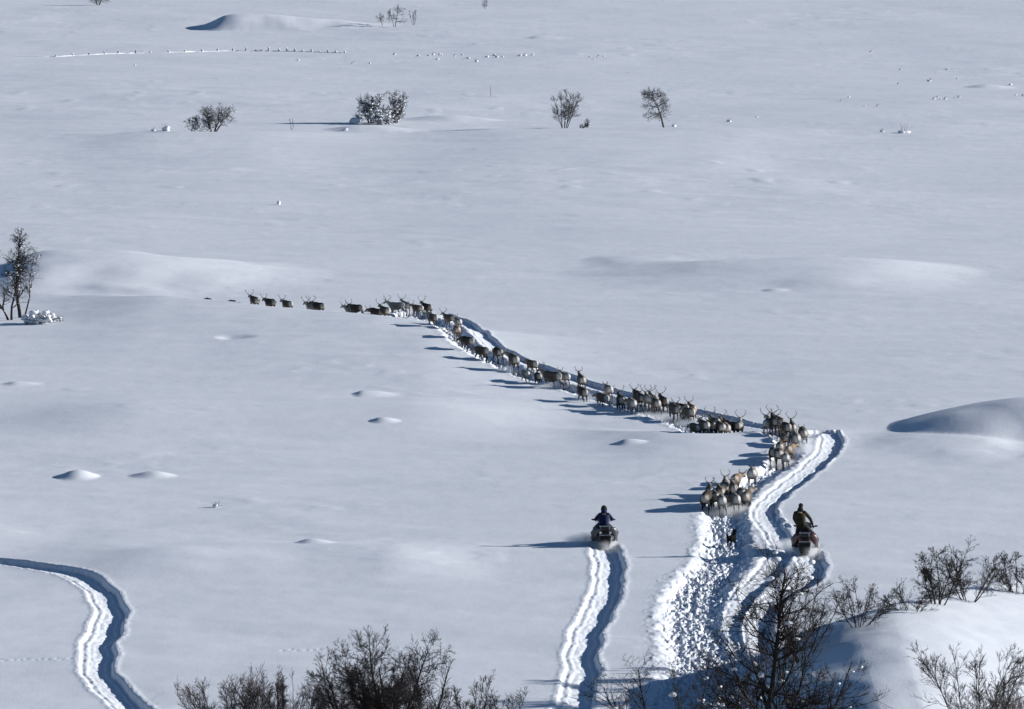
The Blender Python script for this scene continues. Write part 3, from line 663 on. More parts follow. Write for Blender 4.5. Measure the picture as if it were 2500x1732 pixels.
def snowmobile(px, py, label, hdg, paint, lens, seatz=0.0, variant=0):
    g = G(px, py, full_h)
    root = empty('snowmobile', (g[0], g[1], gz(*g) - (.02)), R(hdg - 90)); tag(root, label, 'snowmobile', None)
    # rubber belt under the tunnel: a closed loop with lugs
    prof = [(-1.38, .20), (-1.32, .36), (-1.18, .42), (.55, .44), (.72, .34), (.74, .20), (.60, .10), (.30, .01), (-1.16, .01), (-1.32, .08)]
    bm = bmesh.new(); ra = [bm.verts.new((-.19, y, z)) for y, z in prof]; rb = [bm.verts.new((.19, y, z)) for y, z in prof]
    for i in range(len(prof)):
        j = (i + 1) % len(prof); bm.faces.new((ra[i], ra[j], rb[j], rb[i]))
    bm.faces.new(ra[::-1]); bm.faces.new(rb)
    for i in range(15): bevel_box(bm, (0, -1.16 + i * .1, -.005), (.17, .012, .03), 0)
    for z in (.12, .20, .28): bevel_box(bm, (0, -1.40 + abs(z - .2) * .4, z), (.17, .03, .012), 0)
    bm_obj('track_belt', bm, M_RUB, root, smooth=False)
    # aluminium / black tunnel with running boards
    tun = part('tunnel', root, M_BLACK, ((0, -.40, .52), (.235, .92, .035), .015), ((-.235, -.40, .36), (.015, .92, .15), .006), ((.235, -.40, .36), (.015, .92, .15), .006),
               ((-.36, -.15, .27), (.12, .62, .018), .008), ((.36, -.15, .27), (.12, .62, .018), .008), ((-.475, -.15, .30), (.012, .62, .035), .006), ((.475, -.15, .30), (.012, .62, .035), .006))
    part('rear_bumper', root, M_ALU, ((0, -1.40, .60), (.24, .018, .018), .008), ((-.24, -1.28, .58), (.016, .13, .016), .006), ((.24, -1.28, .58), (.016, .13, .016), .006))
    part('snow_flap', root, M_RUB, ((0, -1.37, .34), (.22, .012, .17), .004, rx(-12)))
    rear = part('rear_panel', root, M_BLACK, ((0, -1.27, .66), (.25, .10, .085), .03, None, (.82, .8)), ((0, -1.22, .50), (.27, .12, .06), .02))
    for sx in (-1, 1):
        tl = part('tail_light', root, lens, ((sx * .225, -1.375, .70), (.045, .02, .05), .012)); tl.parent = root
    # rear fenders wrapping down each side: the broad arch seen from behind
    for sx in (-1, 1):
        tube_part('side_fender', root, paint, [[(sx * .20, -1.08, .84, .06, .10), (sx * .38, -.98, .78, .065, .16), (sx * .51, -.88, .58, .05, .20), (sx * .555, -.82, .30, .03, .16)]], 10)
    rack = part('luggage_rack', root, M_ALU, ((0, -1.30, .98), (.24, .016, .014), .004), ((0, -1.02, .98), (.24, .012, .012), .004), ((-.24, -1.16, .98), (.012, .15, .012), .004), ((.24, -1.16, .98), (.012, .15, .012), .004),
                ((-.20, -1.25, .87), (.010, .010, .11), .003), ((.20, -1.25, .87), (.010, .010, .11), .003))
    part('cargo_bag', root, M_BLACK, ((0, -1.16, .86), (.22, .13, .10), .04, None, (.92, .9)))
    # seat
    hull_part('seat', root, M_VINYL, [(-1.12, [(.19, .55), (.20, .72), (.15, .79), (0.01, .80)]), (-.85, [(.20, .55), (.21, .76), (.15, .83), (0.01, .84)]), (-.35, [(.19, .55), (.19, .74), (.14, .80), (0.01, .81)]),
                                      (.10, [(.16, .55), (.15, .76), (.11, .84), (0.01, .86)]), (.28, [(.12, .55), (.11, .82), (.08, .90), (0.01, .92)])])
    # hood with side panels
    hood = hull_part('hood', root, paint, [(.10, [(.30, .30), (.50, .44), (.46, .72), (.22, .92), (.01, .96)]), (.45, [(.34, .26), (.52, .42), (.48, .74), (.24, .98), (.01, 1.02)]), (.85, [(.30, .26), (.45, .40), (.40, .70), (.22, .86), (.01, .90)]),
                                           (1.20, [(.20, .30), (.30, .40), (.26, .58), (.14, .68), (.01, .70)]), (1.38, [(.08, .36), (.14, .42), (.12, .50), (.06, .54), (.01, .55)])])
    hull_part('console', root, M_BLACK, [(.12, [(.14, .84), (.20, .90), (.16, 1.00), (.01, 1.02)]), (.42, [(.14, .90), (.24, .96), (.20, 1.06), (.01, 1.08)])])
    # windscreen: a curved sheet with thickness
    bm = bmesh.new(); A = []
    for off in (0, .012):
        for iz in range(5):
            t = iz / 4
            for ia in range(9):
                a = R(-70 + 140 * ia / 8); rr = .30 - .07 * t
                A.append(bm.verts.new((rr * math.sin(a) * 1.05, .42 + .10 * math.cos(a) * 2.0 - .16 * t + off, 1.0 + .30 * t * (1 - .18 * abs(math.sin(a))))))
    for o_ in (0, 45):
        for iz in range(4):
            for ia in range(8):
                i = o_ + iz * 9 + ia; q = [A[i], A[i + 1], A[i + 10], A[i + 9]]; bm.faces.new(q if o_ == 0 else q[::-1])
    for ia in range(8): bm.faces.new([A[36 + ia], A[37 + ia], A[82 + ia], A[81 + ia]])
    bm_obj('windscreen', bm, M_SCREEN, root)
    # handlebar with grips and mirrors
    hb = tube_part('handlebar', root, M_BLACK, [[(0, .30, .90, .022), (0, .20, 1.10, .022)], [(-.30, .12, 1.12, .014), (-.12, .20, 1.14, .015), (.12, .20, 1.14, .015), (.30, .12, 1.12, .014)]])
    for sx in (-1, 1): tube_part('grip', hb, M_RUB, [[(sx * .29, .125, 1.12, .021), (sx * .40, .07, 1.115, .021)]])
    for sx in (-1, 1):
        tube_part('mirror', root, M_BLACK, [[(sx * .30, .42, .98, .012), (sx * .42, .34, 1.10, .012)], [(sx * .40, .34, 1.10, .03, .03), (sx * .47, .34, 1.12, .07, .045), (sx * .53, .34, 1.12, .03, .03)]])
    # skis with struts
    for sx in (-1, 1):
        ski = hull_part('ski', root, M_BLACK, [(.25, [(.07, .03), (.075, .06), (.02, .07)]), (1.15, [(.07, .02), (.075, .05), (.02, .06)]), (1.42, [(.06, .09), (.065, .12), (.02, .13)]), (1.55, [(.03, .20), (.035, .23), (.01, .24)])])
        for v in ski.data.vertices: v.co.x += sx * .48
        tube_part('suspension_strut', root, M_ALU, [[(sx * .48, .85, .07, .03), (sx * .44, .78, .40, .035), (sx * .26, .72, .55, .025)], [(sx * .47, .82, .22, .018), (sx * .15, .72, .30, .018)]])
    return root

M_SKIN = noisy_mat('skin', (.42, .25, .18), (.50, .31, .23), 12, .55, .4)
M_NAVY = noisy_mat('navy_jacket', (.006, .010, .040), (.012, .020, .085), 6, .75, .2, bump=.5)
M_OLIVE = noisy_mat('olive_jacket', (.018, .016, .007), (.042, .035, .014), 6, .8, .2, bump=.5)
M_TROUS = noisy_mat('black_trousers', (.010, .010, .012), (.022, .022, .025), 7, .8, .2, bump=.5)
M_HAT = noisy_mat('dark_knit', (.018, .017, .016), (.040, .038, .036), 30, .9, .1, bump=.5)
M_BOOT = noisy_mat('boot_leather', (.012, .011, .010), (.025, .022, .020), 14, .6, .3)
M_FUR = noisy_mat('fur_trim', (.12, .09, .06), (.24, .19, .14), 30, .9, .1, bump=.5)

def person(mach, label, J, jacket, hatmat, hat_kind):
    """J: joints in the machine's own axes (x right, y forward, z up)"""
    root = empty('person', mach.location + Vector((0, 0, 0)), mach.rotation_euler[2]); tag(root, label, 'person')
    pel, ch, nk, hd = [np.array(J[k]) for k in ('pelvis', 'chest', 'neck', 'head')]
    def P(v, *r): return (*[float(q) for q in v], *r)
    def mid(a, b, t=.5): return a + (b - a) * t
    yaw = R(J.get('yaw', 0)); fw = np.array([-math.sin(yaw), math.cos(yaw), -.12]); rt = np.array([math.cos(yaw), math.sin(yaw), 0])
    body = Solid(); jk = Solid(); tr = Solid(); bt = Solid(); gl = Solid()
    body.loft([P(pel, .15, .11), P(mid(pel, ch), .14, .10), P(ch, .17, .11), P(mid(ch, nk), .13, .09), P(nk, .06, .06), P(mid(nk, hd, .6), .06, .07)], 12)
    body.loft([P(hd + np.array([0, 0, -.09]) + fw * .03, .05, .06), P(hd + np.array([0, 0, -.03]), .072, .088), P(hd + np.array([0, 0, .04]), .078, .095), P(hd + np.array([0, 0, .09]), .06, .075)], 12)
    body.loft([P(hd + fw * .085 + np.array([0, 0, .02]), .012, .012), P(hd + fw * .115 + np.array([0, 0, -.015]), .016, .016)], 6)            # nose
    body.loft([P(hd + fw * .08 + np.array([0, 0, -.065]) - rt * .025, .009, .012), P(hd + fw * .085 + np.array([0, 0, -.065]) + rt * .025, .009, .012)], 6)  # mouth
    for q in (-1, 1):
        body.loft([P(hd + rt * q * .078 + np.array([0, 0, .02]), .012, .02), P(hd + rt * q * .092 + np.array([0, 0, -.02]), .01, .014)], 6)  # ears
        body.ball(hd + fw * .078 + rt * q * .03 + np.array([0, 0, .03]), .013, .012, .01)                                                  # brow and eye
    jk.loft([P(pel + np.array([0, 0, -.05]), .235, .17), P(mid(pel, ch, .35), .22, .17), P(mid(pel, ch, .8), .245, .17), P(ch + np.array([0, 0, .04]), .235, .155), P(mid(ch, nk, .7), .165, .125), P(nk + np.array([0, 0, .0]), .085, .085)], 14)
    for q, side in ((-1, 'l'), (1, 'r')):
        sh, el, ha = [np.array(J[k + side]) for k in ('shoulder_', 'elbow_', 'hand_')]
        hip, kn, an = [np.array(J[k + side]) for k in ('hip_', 'knee_', 'ankle_')]
        body.loft([P(sh, .055), P(mid(sh, el), .045), P(el, .038), P(mid(el, ha), .036), P(ha, .027)], 8)
        body.loft([P(hip, .09), P(mid(hip, kn), .075), P(kn, .055), P(mid(kn, an), .055), P(an, .04)], 8)
        jk.loft([P(sh - rt * q * .03, .10), P(mid(sh, el), .09), P(el, .08), P(mid(el, ha), .07), P(mid(el, ha, .88), .05)], 10)
        tr.loft([P(hip + np.array([0, 0, .05]), .13), P(mid(hip, kn), .115), P(kn, .09), P(mid(kn, an), .085), P(mid(kn, an, .85), .07)], 10)
        bt.loft([P(mid(kn, an, .7), .065), P(an, .058), P(an + np.array([0, 0, -.07]), .055)], 8)
        bt.loft([P(an + np.array([0, -.07, -.075]), .05, .04), P(an + np.array([0, .06, -.08]), .052, .04), P(an + np.array([0, .17, -.09]), .045, .03)], 8)
        # glove: palm, four curled fingers of unequal length, a thumb under the grip
        ax = (ha - el) / np.linalg.norm(ha - el)
        gl.loft([P(mid(el, ha, .86), .045), P(ha - ax * .03, .04)], 8)
        gl.loft([P(ha - ax * .03, .046, .026), P(ha + ax * .045, .050, .026)], 8)
        for i, (off, ln) in enumerate(((-.034, .9), (-.011, 1.0), (.012, .95), (.034, .78))):
            b0 = ha + ax * .045 + rt * off; b1 = b0 + (np.array([0, .035, -.005])) * ln; b2 = b1 + np.array([0, .012, -.034]) * ln; b3 = b2 + np.array([0, -.028, -.014]) * ln
            gl.loft([P(b0, .0125), P(b1, .0125), P(b2, .0115), P(b3, .010)], 6)
        t0 = ha - rt * q * .045; gl.loft([P(t0, .015), P(t0 + np.array([-q * .012, .03, -.02]), .014), P(t0 + np.array([0, .05, -.045]), .012)], 6)
    tr.loft([P(pel + np.array([0, 0, -.08]), .17, .15), P(pel + np.array([0, 0, .06]), .18, .14)], 12)
    link_mesh('body', body.fused('person_body', .014, 2), M_SKIN, root)
    link_mesh('trousers', tr.fused('trousers', .02, 4), M_TROUS, root)
    jo = link_mesh('jacket', jk.fused('jacket', .02, 4), jacket, root)
    link_mesh('boots', bt.fused('boots', .014, 2), M_BOOT, root)
    link_mesh('gloves', gl.fused('gloves', .009, 1), M_BOOT, root)
    h = Solid()
    up_ = np.array([0, 0, 1.0])
    if hat_kind == 'cap':      # thick fur-lined cap with ear flaps and a neck flap
        h.ball(hd + up_ * .055, .132, .145, .125, 12, 8)
        for q in (-1, 1): h.loft([P(hd + rt * q * .11 + up_ * .04, .035, .07), P(hd + rt * q * .115 - up_ * .05, .03, .055), P(hd + rt * q * .095 - up_ * .11, .022, .035)], 8)
        h.loft([P(hd - fw * .09 + up_ * .03, .11, .035), P(hd - fw * .09 - up_ * .10, .09, .035)], 8)
    else:                      # knitted hat pulled low
        h.ball(hd + up_ * .045, .112, .126, .115, 12, 8)
        h.loft([P(hd - fw * .075 + up_ * .03, .09, .03), P(hd - fw * .07 - up_ * .07, .075, .03)], 8)
    link_mesh('hat', h.fused('hat', .014, 2), hatmat, root)
    c = Solid(); c.loft([P(nk + np.array([0, -.01, -.03]), .155, .125), P(nk + np.array([0, -.01, .08]), .12, .11)], 12)
    link_mesh('collar', c.fused('collar', .016, 2), jacket if hat_kind == 'cap' else M_HAT, root)
    return root

mA = snowmobile(1474, 1330, 'charcoal snowmobile with two pale rear lights, left of the two snowmobiles', 92, M_HOODA, M_LAMP)
mB = snowmobile(1966, 1346, 'maroon snowmobile throwing up powder, on the right of the dog', 86, M_HOODB, M_TAIL)
person(mA, 'person in navy blue jacket and dark cap seated on the charcoal snowmobile, elbows out',
       dict(pelvis=(0, -.42, .93), chest=(0, -.30, 1.33), neck=(0, -.22, 1.52), head=(0, -.17, 1.65), shoulder_l=(-.20, -.27, 1.42), shoulder_r=(.20, -.27, 1.42), elbow_l=(-.39, -.14, 1.17), elbow_r=(.39, -.14, 1.17),
            hand_l=(-.345, .07, 1.145), hand_r=(.345, .07, 1.145), hip_l=(-.12, -.40, .89), hip_r=(.12, -.40, .89), knee_l=(-.31, .02, .82), knee_r=(.31, .02, .82), ankle_l=(-.36, -.10, .40), ankle_r=(.36, -.10, .40)), M_NAVY, M_HAT, 'cap')
person(mB, 'person in olive jacket and black knitted hat standing on the maroon snowmobile',
       dict(pelvis=(-.15, -.46, 1.24), chest=(-.25, -.38, 1.69), neck=(-.22, -.29, 1.90), head=(-.20, -.24, 2.055), shoulder_l=(-.45, -.36, 1.79), shoulder_r=(-.02, -.30, 1.80), elbow_l=(-.50, -.14, 1.50), elbow_r=(.22, -.16, 1.50),
            hand_l=(-.345, .07, 1.145), hand_r=(.345, .06, 1.15), hip_l=(-.26, -.45, 1.19), hip_r=(-.02, -.45, 1.19), knee_l=(-.37, -.22, .80), knee_r=(.29, -.14, .88), ankle_l=(-.38, -.30, .40), ankle_r=(.37, -.22, .40), yaw=-4), M_OLIVE, M_HAT, 'knit')

# ------------------------------------------------------------------ mountain birches, willows and their snow
M_BARK = noisy_mat('birch_bark', (.020, .016, .014), (.050, .042, .038), 5, .85, .2, bump=.6)
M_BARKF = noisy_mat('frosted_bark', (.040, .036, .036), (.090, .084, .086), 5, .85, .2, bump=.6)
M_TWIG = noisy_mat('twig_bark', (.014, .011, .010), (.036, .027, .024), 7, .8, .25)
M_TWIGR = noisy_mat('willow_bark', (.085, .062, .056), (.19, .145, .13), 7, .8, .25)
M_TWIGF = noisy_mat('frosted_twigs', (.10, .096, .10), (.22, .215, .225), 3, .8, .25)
def tubes(P, Rd, sides):
    """P (n,k,3) polylines, Rd (n,k) radii -> V, F"""
    n, k, _ = P.shape
    T = np.empty_like(P); T[:, 1:-1] = P[:, 2:] - P[:, :-2]; T[:, 0] = P[:, 1] - P[:, 0]; T[:, -1] = P[:, -1] - P[:, -2]
    T /= np.linalg.norm(T, axis=2, keepdims=True) + 1e-9
    ref = np.where(np.abs(T[..., 2:3]) < .9, np.array([0, 0, 1.0]), np.array([0, 1.0, 0]))
    A = np.cross(T, ref); A /= np.linalg.norm(A, axis=2, keepdims=True) + 1e-9; B = np.cross(A, T)
    an = np.arange(sides) * 2 * np.pi / sides
    V = P[:, :, None, :] + Rd[:, :, None, None] * (A[:, :, None, :] * np.cos(an)[None, None, :, None] + B[:, :, None, :] * np.sin(an)[None, None, :, None])
    i = np.arange(n * k * sides).reshape(n, k, sides); j = np.roll(i, -1, axis=2)
    F = np.stack([i[:, :-1], j[:, :-1], j[:, 1:], i[:, 1:]], -1).reshape(-1, 4)
    return V.reshape(-1, 3), F
class TreeGen:
    def __init__(s, seed): s.r = np.random.RandomState(seed)
    def grow(s, P0, D0, L, R0, k, wig, up, taper=.35, drift=None):
        n = len(P0); P = np.empty((n, k, 3)); P[:, 0] = P0; D = D0.copy()
        for i in range(1, k):
            D = D + s.r.normal(0, wig, (n, 3)) + np.array([0, 0, up])
            if drift is not None: D = D + drift
            D /= np.linalg.norm(D, axis=1, keepdims=True); P[:, i] = P[:, i - 1] + D * (L / (k - 1))[:, None]
        Rd = R0[:, None] * (1 - (1 - taper) * np.linspace(0, 1, k)[None, :]); return P, Rd
    def children(s, P, Rd, m, t0, t1, ang, lenf, L, radf, rmin, jit=.35):
        """m children on each branch, uniformly between t0 and t1; ang in degrees away from the parent's direction"""
        n, k, _ = P.shape; t = np.sort(s.r.uniform(t0, t1, (n, m)), axis=1).ravel() * (k - 1); b = np.repeat(np.arange(n), m)
        i = np.minimum(t.astype(int), k - 2); f = (t - i)[:, None]; p = P[b, i] * (1 - f) + P[b, i + 1] * f
        rd = Rd[b, i] * (1 - f[:, 0]) + Rd[b, i + 1] * f[:, 0]; D = P[b, i + 1] - P[b, i]; D /= np.linalg.norm(D, axis=1, keepdims=True)
        q = s.r.normal(0, 1, D.shape); q -= (q * D).sum(1, keepdims=True) * D; q /= np.linalg.norm(q, axis=1, keepdims=True)
        a = np.radians(ang + s.r.normal(0, ang * jit, len(D)))[:, None]; d = D * np.cos(a) + q * np.sin(a)
        rel = (1.0 - .55 * (t / (k - 1))); LL = L[b] * lenf * rel * s.r.uniform(.65, 1.25, len(D))
        return p, d, LL, np.maximum(rd * radf, rmin)
def cap_mesh(pts, rad, rs, flat=.6):
    """soft lumps of snow: squashed rough little spheres"""
    V = []; F = []; base = 0
    bm = bmesh.new(); bmesh.ops.create_icosphere(bm, subdivisions=2, radius=1); sv_ = np.array([v.co[:] for v in bm.verts]); sf = np.array([[v.index for v in f.verts] for f in bm.faces]); bm.free()
    for p, r in zip(pts, rad):
        k = sv_ * (1 + .18 * np.sin(sv_ @ rs.uniform(-3, 3, (3, 1)) + rs.uniform(0, 6)) + rs.uniform(-.02, .02, (len(sv_), 1))) * np.array([rs.uniform(.8, 1.5), rs.uniform(.8, 1.5), flat]) * r + p
        V.append(k); F.append(sf + base); base += len(sv_)
    return np_mesh('snow_load', np.concatenate(V), np.concatenate(F))
def tree(px, py, hpx, label, cat='tree', name='birch_tree', seed=0, stems=1, spread=.12, lean=0.0, limbs=9, up=.03, limb_ang=50, limb_len=.5, wig=.10, sub=7, twigs=7, twiglets=0, r0=.07, rmin=.006, barkm=None, twigm=None,
         snow=0, snow_r=.07, low=.25, wide=None, group=None, droop=0.0, z=None, dens=1.0, bend=0.0, behind=None):
    """px, py: foot in the photo, hpx: height in photo pixels"""
    limbs = int(limbs * (1.35 if r0 < .05 and rmin < .01 else 1.6)); r0 *= .8 if r0 < .05 else 1; limb_len *= 1.2; rmin *= .68; twigs -= 1 if rmin < .006 and twigs > 5 else 0; wig *= .85
    g = beyond(behind, px, 3.6) if behind else G(px, py); S = FPX / math.hypot(g[1], CAMH * 0.98); H = hpx / S / math.cos(R(11))
    T = TreeGen(seed); rs = T.r
    root = empty(name, (g[0], g[1], gz(*g)), 0); tag(root, label, cat, group)
    a = rs.uniform(0, 2 * np.pi, stems); sp = spread * rs.uniform(.55, 1.2, stems) if stems > 1 else np.array([0.0])
    if stems > 1: a = np.linspace(0, 2 * np.pi, stems, endpoint=False) + rs.uniform(-.4, .4, stems)
    D = np.stack([np.cos(a) * sp + lean, np.sin(a) * sp * .7, np.ones(stems)], 1); D /= np.linalg.norm(D, axis=1, keepdims=True)
    P0 = np.stack([np.cos(a) * .05 * (stems > 1) * stems ** .5, np.sin(a) * .05 * (stems > 1), np.full(stems, -.25)], 1)
    L0 = (H + .25) * rs.uniform(.78, 1.0, stems) if stems > 1 else np.array([H + .25])
    L0[0] = H + .25
    P, Q = T.grow(P0, D, L0, np.full(stems, r0) * (rs.uniform(.7, 1.1, stems) if stems > 1 else 1), 9, wig * .55, 0.02, .22, np.array([bend, 0, 0]))
    VT, FT = tubes(P, Q, 6)
    p, d, l, r = T.children(P, Q, limbs, low, .97, limb_ang, limb_len, L0, .50, rmin * 1.8)
    if wide: d = d * np.array([wide, 1, 1]); d /= np.linalg.norm(d, axis=1, keepdims=True)
    P1, Q1 = T.grow(p, d, l, r, 7, wig * 1.3, up, .35, np.array([0, 0, -droop])); V1, F1 = tubes(P1, Q1, 4)
    link_mesh('trunk', np_mesh('trunk', np.vstack([VT, V1]), np.vstack([FT, F1 + len(VT)])), barkm or M_BARK, root)
    VV = []; FF = []; off = 0
    p, d, l2, r = T.children(P1, Q1, sub, .15, 1.0, 40, .60, l, .62, rmin * 1.3); P2, Q2 = T.grow(p, d, l2, r, 6, wig * 1.25, up * .9, .45, np.array([0, 0, -droop]))
    v, f = tubes(P2, Q2, 3); VV.append(v); FF.append(f + off); off += len(v)
    p, d, l3, r = T.children(P2, Q2, twigs, .15, 1.0, 34, .62, l2, .7, rmin); P3, Q3 = T.grow(p, d, l3, r, 4, wig * 1.0, up * 1.1, .6)
    v, f = tubes(P3, Q3, 3); VV.append(v); FF.append(f + off); off += len(v)
    # twigs straight off the stems near the top
    p, d, l4, r = T.children(P, Q, limbs * 2, .55, 1.0, 40, .16, L0, .4, rmin); P4, Q4 = T.grow(p, d, l4, r, 4, wig * .7, up * 2, .6)
    v, f = tubes(P4, Q4, 3); VV.append(v); FF.append(f + off); off += len(v)
    if twiglets:
        p, d, l5, r = T.children(P3, Q3, twiglets, .1, 1.0, 36, .6, l3, .8, rmin * .8); P5, Q5 = T.grow(p, d, l5, r, 3, wig * .6, up * 2, .6)
        v, f = tubes(P5, Q5, 3); VV.append(v); FF.append(f + off); off += len(v)
    link_mesh('crown', np_mesh('crown', np.vstack(VV), np.vstack(FF)), twigm or M_TWIG, root)
    if snow and snow <= 70:
        cand = P1.reshape(-1, 3)[rs.randint(0, P1.size // 3, snow)]
        for c_ in cand[cand[:, 2] > .02]: link_mesh('snow_load', cap_mesh([c_ + np.array([0, 0, snow_r * .25])], [snow_r * rs.uniform(.45, 1.35)], rs), M_CAP, root)
    elif snow:      # a dusting of lumps past counting
        cand = np.vstack([P1.reshape(-1, 3), P2[:, :4].reshape(-1, 3)]); cand = cand[rs.randint(0, len(cand), snow)]
        cand = cand[cand[:, 2] > .02]; link_mesh('snow_load', cap_mesh(cand + np.array([0, 0, snow_r * .25]), snow_r * rs.uniform(.45, 1.35, len(cand)), rs), M_CAP, root)['kind'] = 'stuff'
    return root

# far birches and willows
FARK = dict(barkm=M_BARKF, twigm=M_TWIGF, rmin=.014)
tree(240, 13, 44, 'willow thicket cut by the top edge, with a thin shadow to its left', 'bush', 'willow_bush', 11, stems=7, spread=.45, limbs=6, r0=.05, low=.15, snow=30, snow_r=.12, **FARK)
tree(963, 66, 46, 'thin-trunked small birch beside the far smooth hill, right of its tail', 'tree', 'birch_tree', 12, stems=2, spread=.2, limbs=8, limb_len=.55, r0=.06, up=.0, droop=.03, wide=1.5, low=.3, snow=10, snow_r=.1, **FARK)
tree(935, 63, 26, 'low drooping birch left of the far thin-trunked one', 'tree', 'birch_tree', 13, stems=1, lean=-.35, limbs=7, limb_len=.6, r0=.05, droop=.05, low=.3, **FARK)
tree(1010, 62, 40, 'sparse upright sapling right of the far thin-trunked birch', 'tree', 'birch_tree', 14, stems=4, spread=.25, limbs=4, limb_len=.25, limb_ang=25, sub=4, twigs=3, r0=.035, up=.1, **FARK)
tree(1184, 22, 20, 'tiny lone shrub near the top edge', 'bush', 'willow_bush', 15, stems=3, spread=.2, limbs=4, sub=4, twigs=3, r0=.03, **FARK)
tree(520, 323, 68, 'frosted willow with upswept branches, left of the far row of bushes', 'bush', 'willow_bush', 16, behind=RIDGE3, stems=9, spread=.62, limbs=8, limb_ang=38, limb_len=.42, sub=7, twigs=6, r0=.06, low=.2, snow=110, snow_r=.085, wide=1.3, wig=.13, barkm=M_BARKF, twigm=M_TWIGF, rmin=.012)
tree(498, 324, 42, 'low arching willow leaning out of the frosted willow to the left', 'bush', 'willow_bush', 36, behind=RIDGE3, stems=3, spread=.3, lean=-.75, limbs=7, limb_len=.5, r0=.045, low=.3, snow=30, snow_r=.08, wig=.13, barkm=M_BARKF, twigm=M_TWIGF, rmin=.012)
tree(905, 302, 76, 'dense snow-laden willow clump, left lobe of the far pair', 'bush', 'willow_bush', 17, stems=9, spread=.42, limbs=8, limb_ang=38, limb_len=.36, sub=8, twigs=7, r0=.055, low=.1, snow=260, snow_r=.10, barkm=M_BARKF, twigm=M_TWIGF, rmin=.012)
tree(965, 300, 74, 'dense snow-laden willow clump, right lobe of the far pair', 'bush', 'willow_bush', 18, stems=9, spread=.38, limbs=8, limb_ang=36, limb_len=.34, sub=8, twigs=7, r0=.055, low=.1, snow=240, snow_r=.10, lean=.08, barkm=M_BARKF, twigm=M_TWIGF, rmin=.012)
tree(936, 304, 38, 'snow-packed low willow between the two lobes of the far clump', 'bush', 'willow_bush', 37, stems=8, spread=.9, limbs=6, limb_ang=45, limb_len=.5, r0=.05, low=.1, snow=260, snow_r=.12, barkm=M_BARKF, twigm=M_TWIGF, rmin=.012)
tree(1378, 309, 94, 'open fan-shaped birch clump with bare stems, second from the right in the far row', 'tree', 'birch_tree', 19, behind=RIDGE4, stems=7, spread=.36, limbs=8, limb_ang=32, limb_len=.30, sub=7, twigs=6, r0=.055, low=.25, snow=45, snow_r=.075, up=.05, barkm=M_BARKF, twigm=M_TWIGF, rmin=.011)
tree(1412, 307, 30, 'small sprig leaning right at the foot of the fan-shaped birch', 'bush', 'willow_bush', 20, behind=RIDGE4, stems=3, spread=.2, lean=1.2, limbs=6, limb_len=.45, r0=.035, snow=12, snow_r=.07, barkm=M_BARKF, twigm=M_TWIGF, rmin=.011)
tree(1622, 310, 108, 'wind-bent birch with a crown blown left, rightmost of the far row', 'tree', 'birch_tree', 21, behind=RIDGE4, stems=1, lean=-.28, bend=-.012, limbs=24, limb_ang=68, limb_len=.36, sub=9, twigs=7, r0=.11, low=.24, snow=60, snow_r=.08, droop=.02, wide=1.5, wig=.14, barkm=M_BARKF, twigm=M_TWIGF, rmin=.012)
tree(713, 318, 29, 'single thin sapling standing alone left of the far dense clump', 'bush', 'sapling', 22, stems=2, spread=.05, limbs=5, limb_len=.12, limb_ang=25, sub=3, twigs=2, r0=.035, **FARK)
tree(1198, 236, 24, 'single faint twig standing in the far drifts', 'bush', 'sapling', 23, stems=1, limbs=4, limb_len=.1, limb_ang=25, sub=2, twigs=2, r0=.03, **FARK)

# birches at the left edge
tree(50, 776, 205, 'tall snow-flecked birch at the left edge, right-hand and straighter of two', 'tree', 'birch_tree', 24, stems=1, lean=-.05, limbs=24, limb_ang=46, limb_len=.24, sub=8, twigs=7, r0=.12, low=.26, snow=150, snow_r=.05, up=.05, wig=.16, rmin=.009, barkm=M_BARK, twigm=M_TWIG)
tree(58, 776, 150, 'slender birch stem with a rounded crown leaning right beside the tall birch', 'tree', 'birch_tree', 38, stems=1, lean=.14, limbs=11, limb_ang=42, limb_len=.28, sub=6, twigs=5, r0=.06, low=.35, snow=50, snow_r=.05, up=.06, wig=.15, rmin=.008)
tree(26, 782, 160, 'birch leaning left out of the frame at the left edge', 'tree', 'birch_tree', 25, stems=2, spread=.22, lean=-.13, limbs=12, limb_ang=44, limb_len=.34, sub=7, twigs=6, r0=.09, low=.2, snow=90, snow_r=.055, up=.05, wig=.15, rmin=.008)
tree(100, 790, 34, 'willow pressed flat under a load of snow, right of the two left birches', 'bush', 'willow_bush', 26, stems=8, spread=1.6, limbs=6, limb_ang=50, limb_len=.6, r0=.03, low=.1, snow=170, snow_r=.15, rmin=.007, droop=.06, wide=1.7)

# birches and willows along the foot of the near slope
NEAR = dict(rmin=.0075)
tree(1862, 1905, 500, 'largest birch, dark bare crown spreading over the trail at the bottom', 'tree', 'birch_tree', 27, stems=1, lean=-.03, limbs=26, limb_ang=58, limb_len=.36, sub=9, twigs=7, twiglets=2, r0=.13, low=.22, snow=26, snow_r=.12, up=.045, wig=.15, wide=1.25, rmin=.0065)
tree(1828, 1850, 260, 'dark low birch in front of the largest birch, to its left', 'tree', 'birch_tree', 39, stems=3, spread=.5, lean=-.1, limbs=10, limb_ang=52, limb_len=.42, sub=8, twigs=6, twiglets=1, r0=.06, low=.15, snow=16, snow_r=.09, wig=.15, **NEAR)
tree(1950, 1840, 250, 'dark low birch spreading right in front of the big drift', 'tree', 'birch_tree', 40, stems=3, spread=.5, lean=.28, limbs=11, limb_ang=50, limb_len=.42, sub=8, twigs=6, twiglets=1, r0=.06, low=.15, snow=10, snow_r=.1, wig=.15, **NEAR)
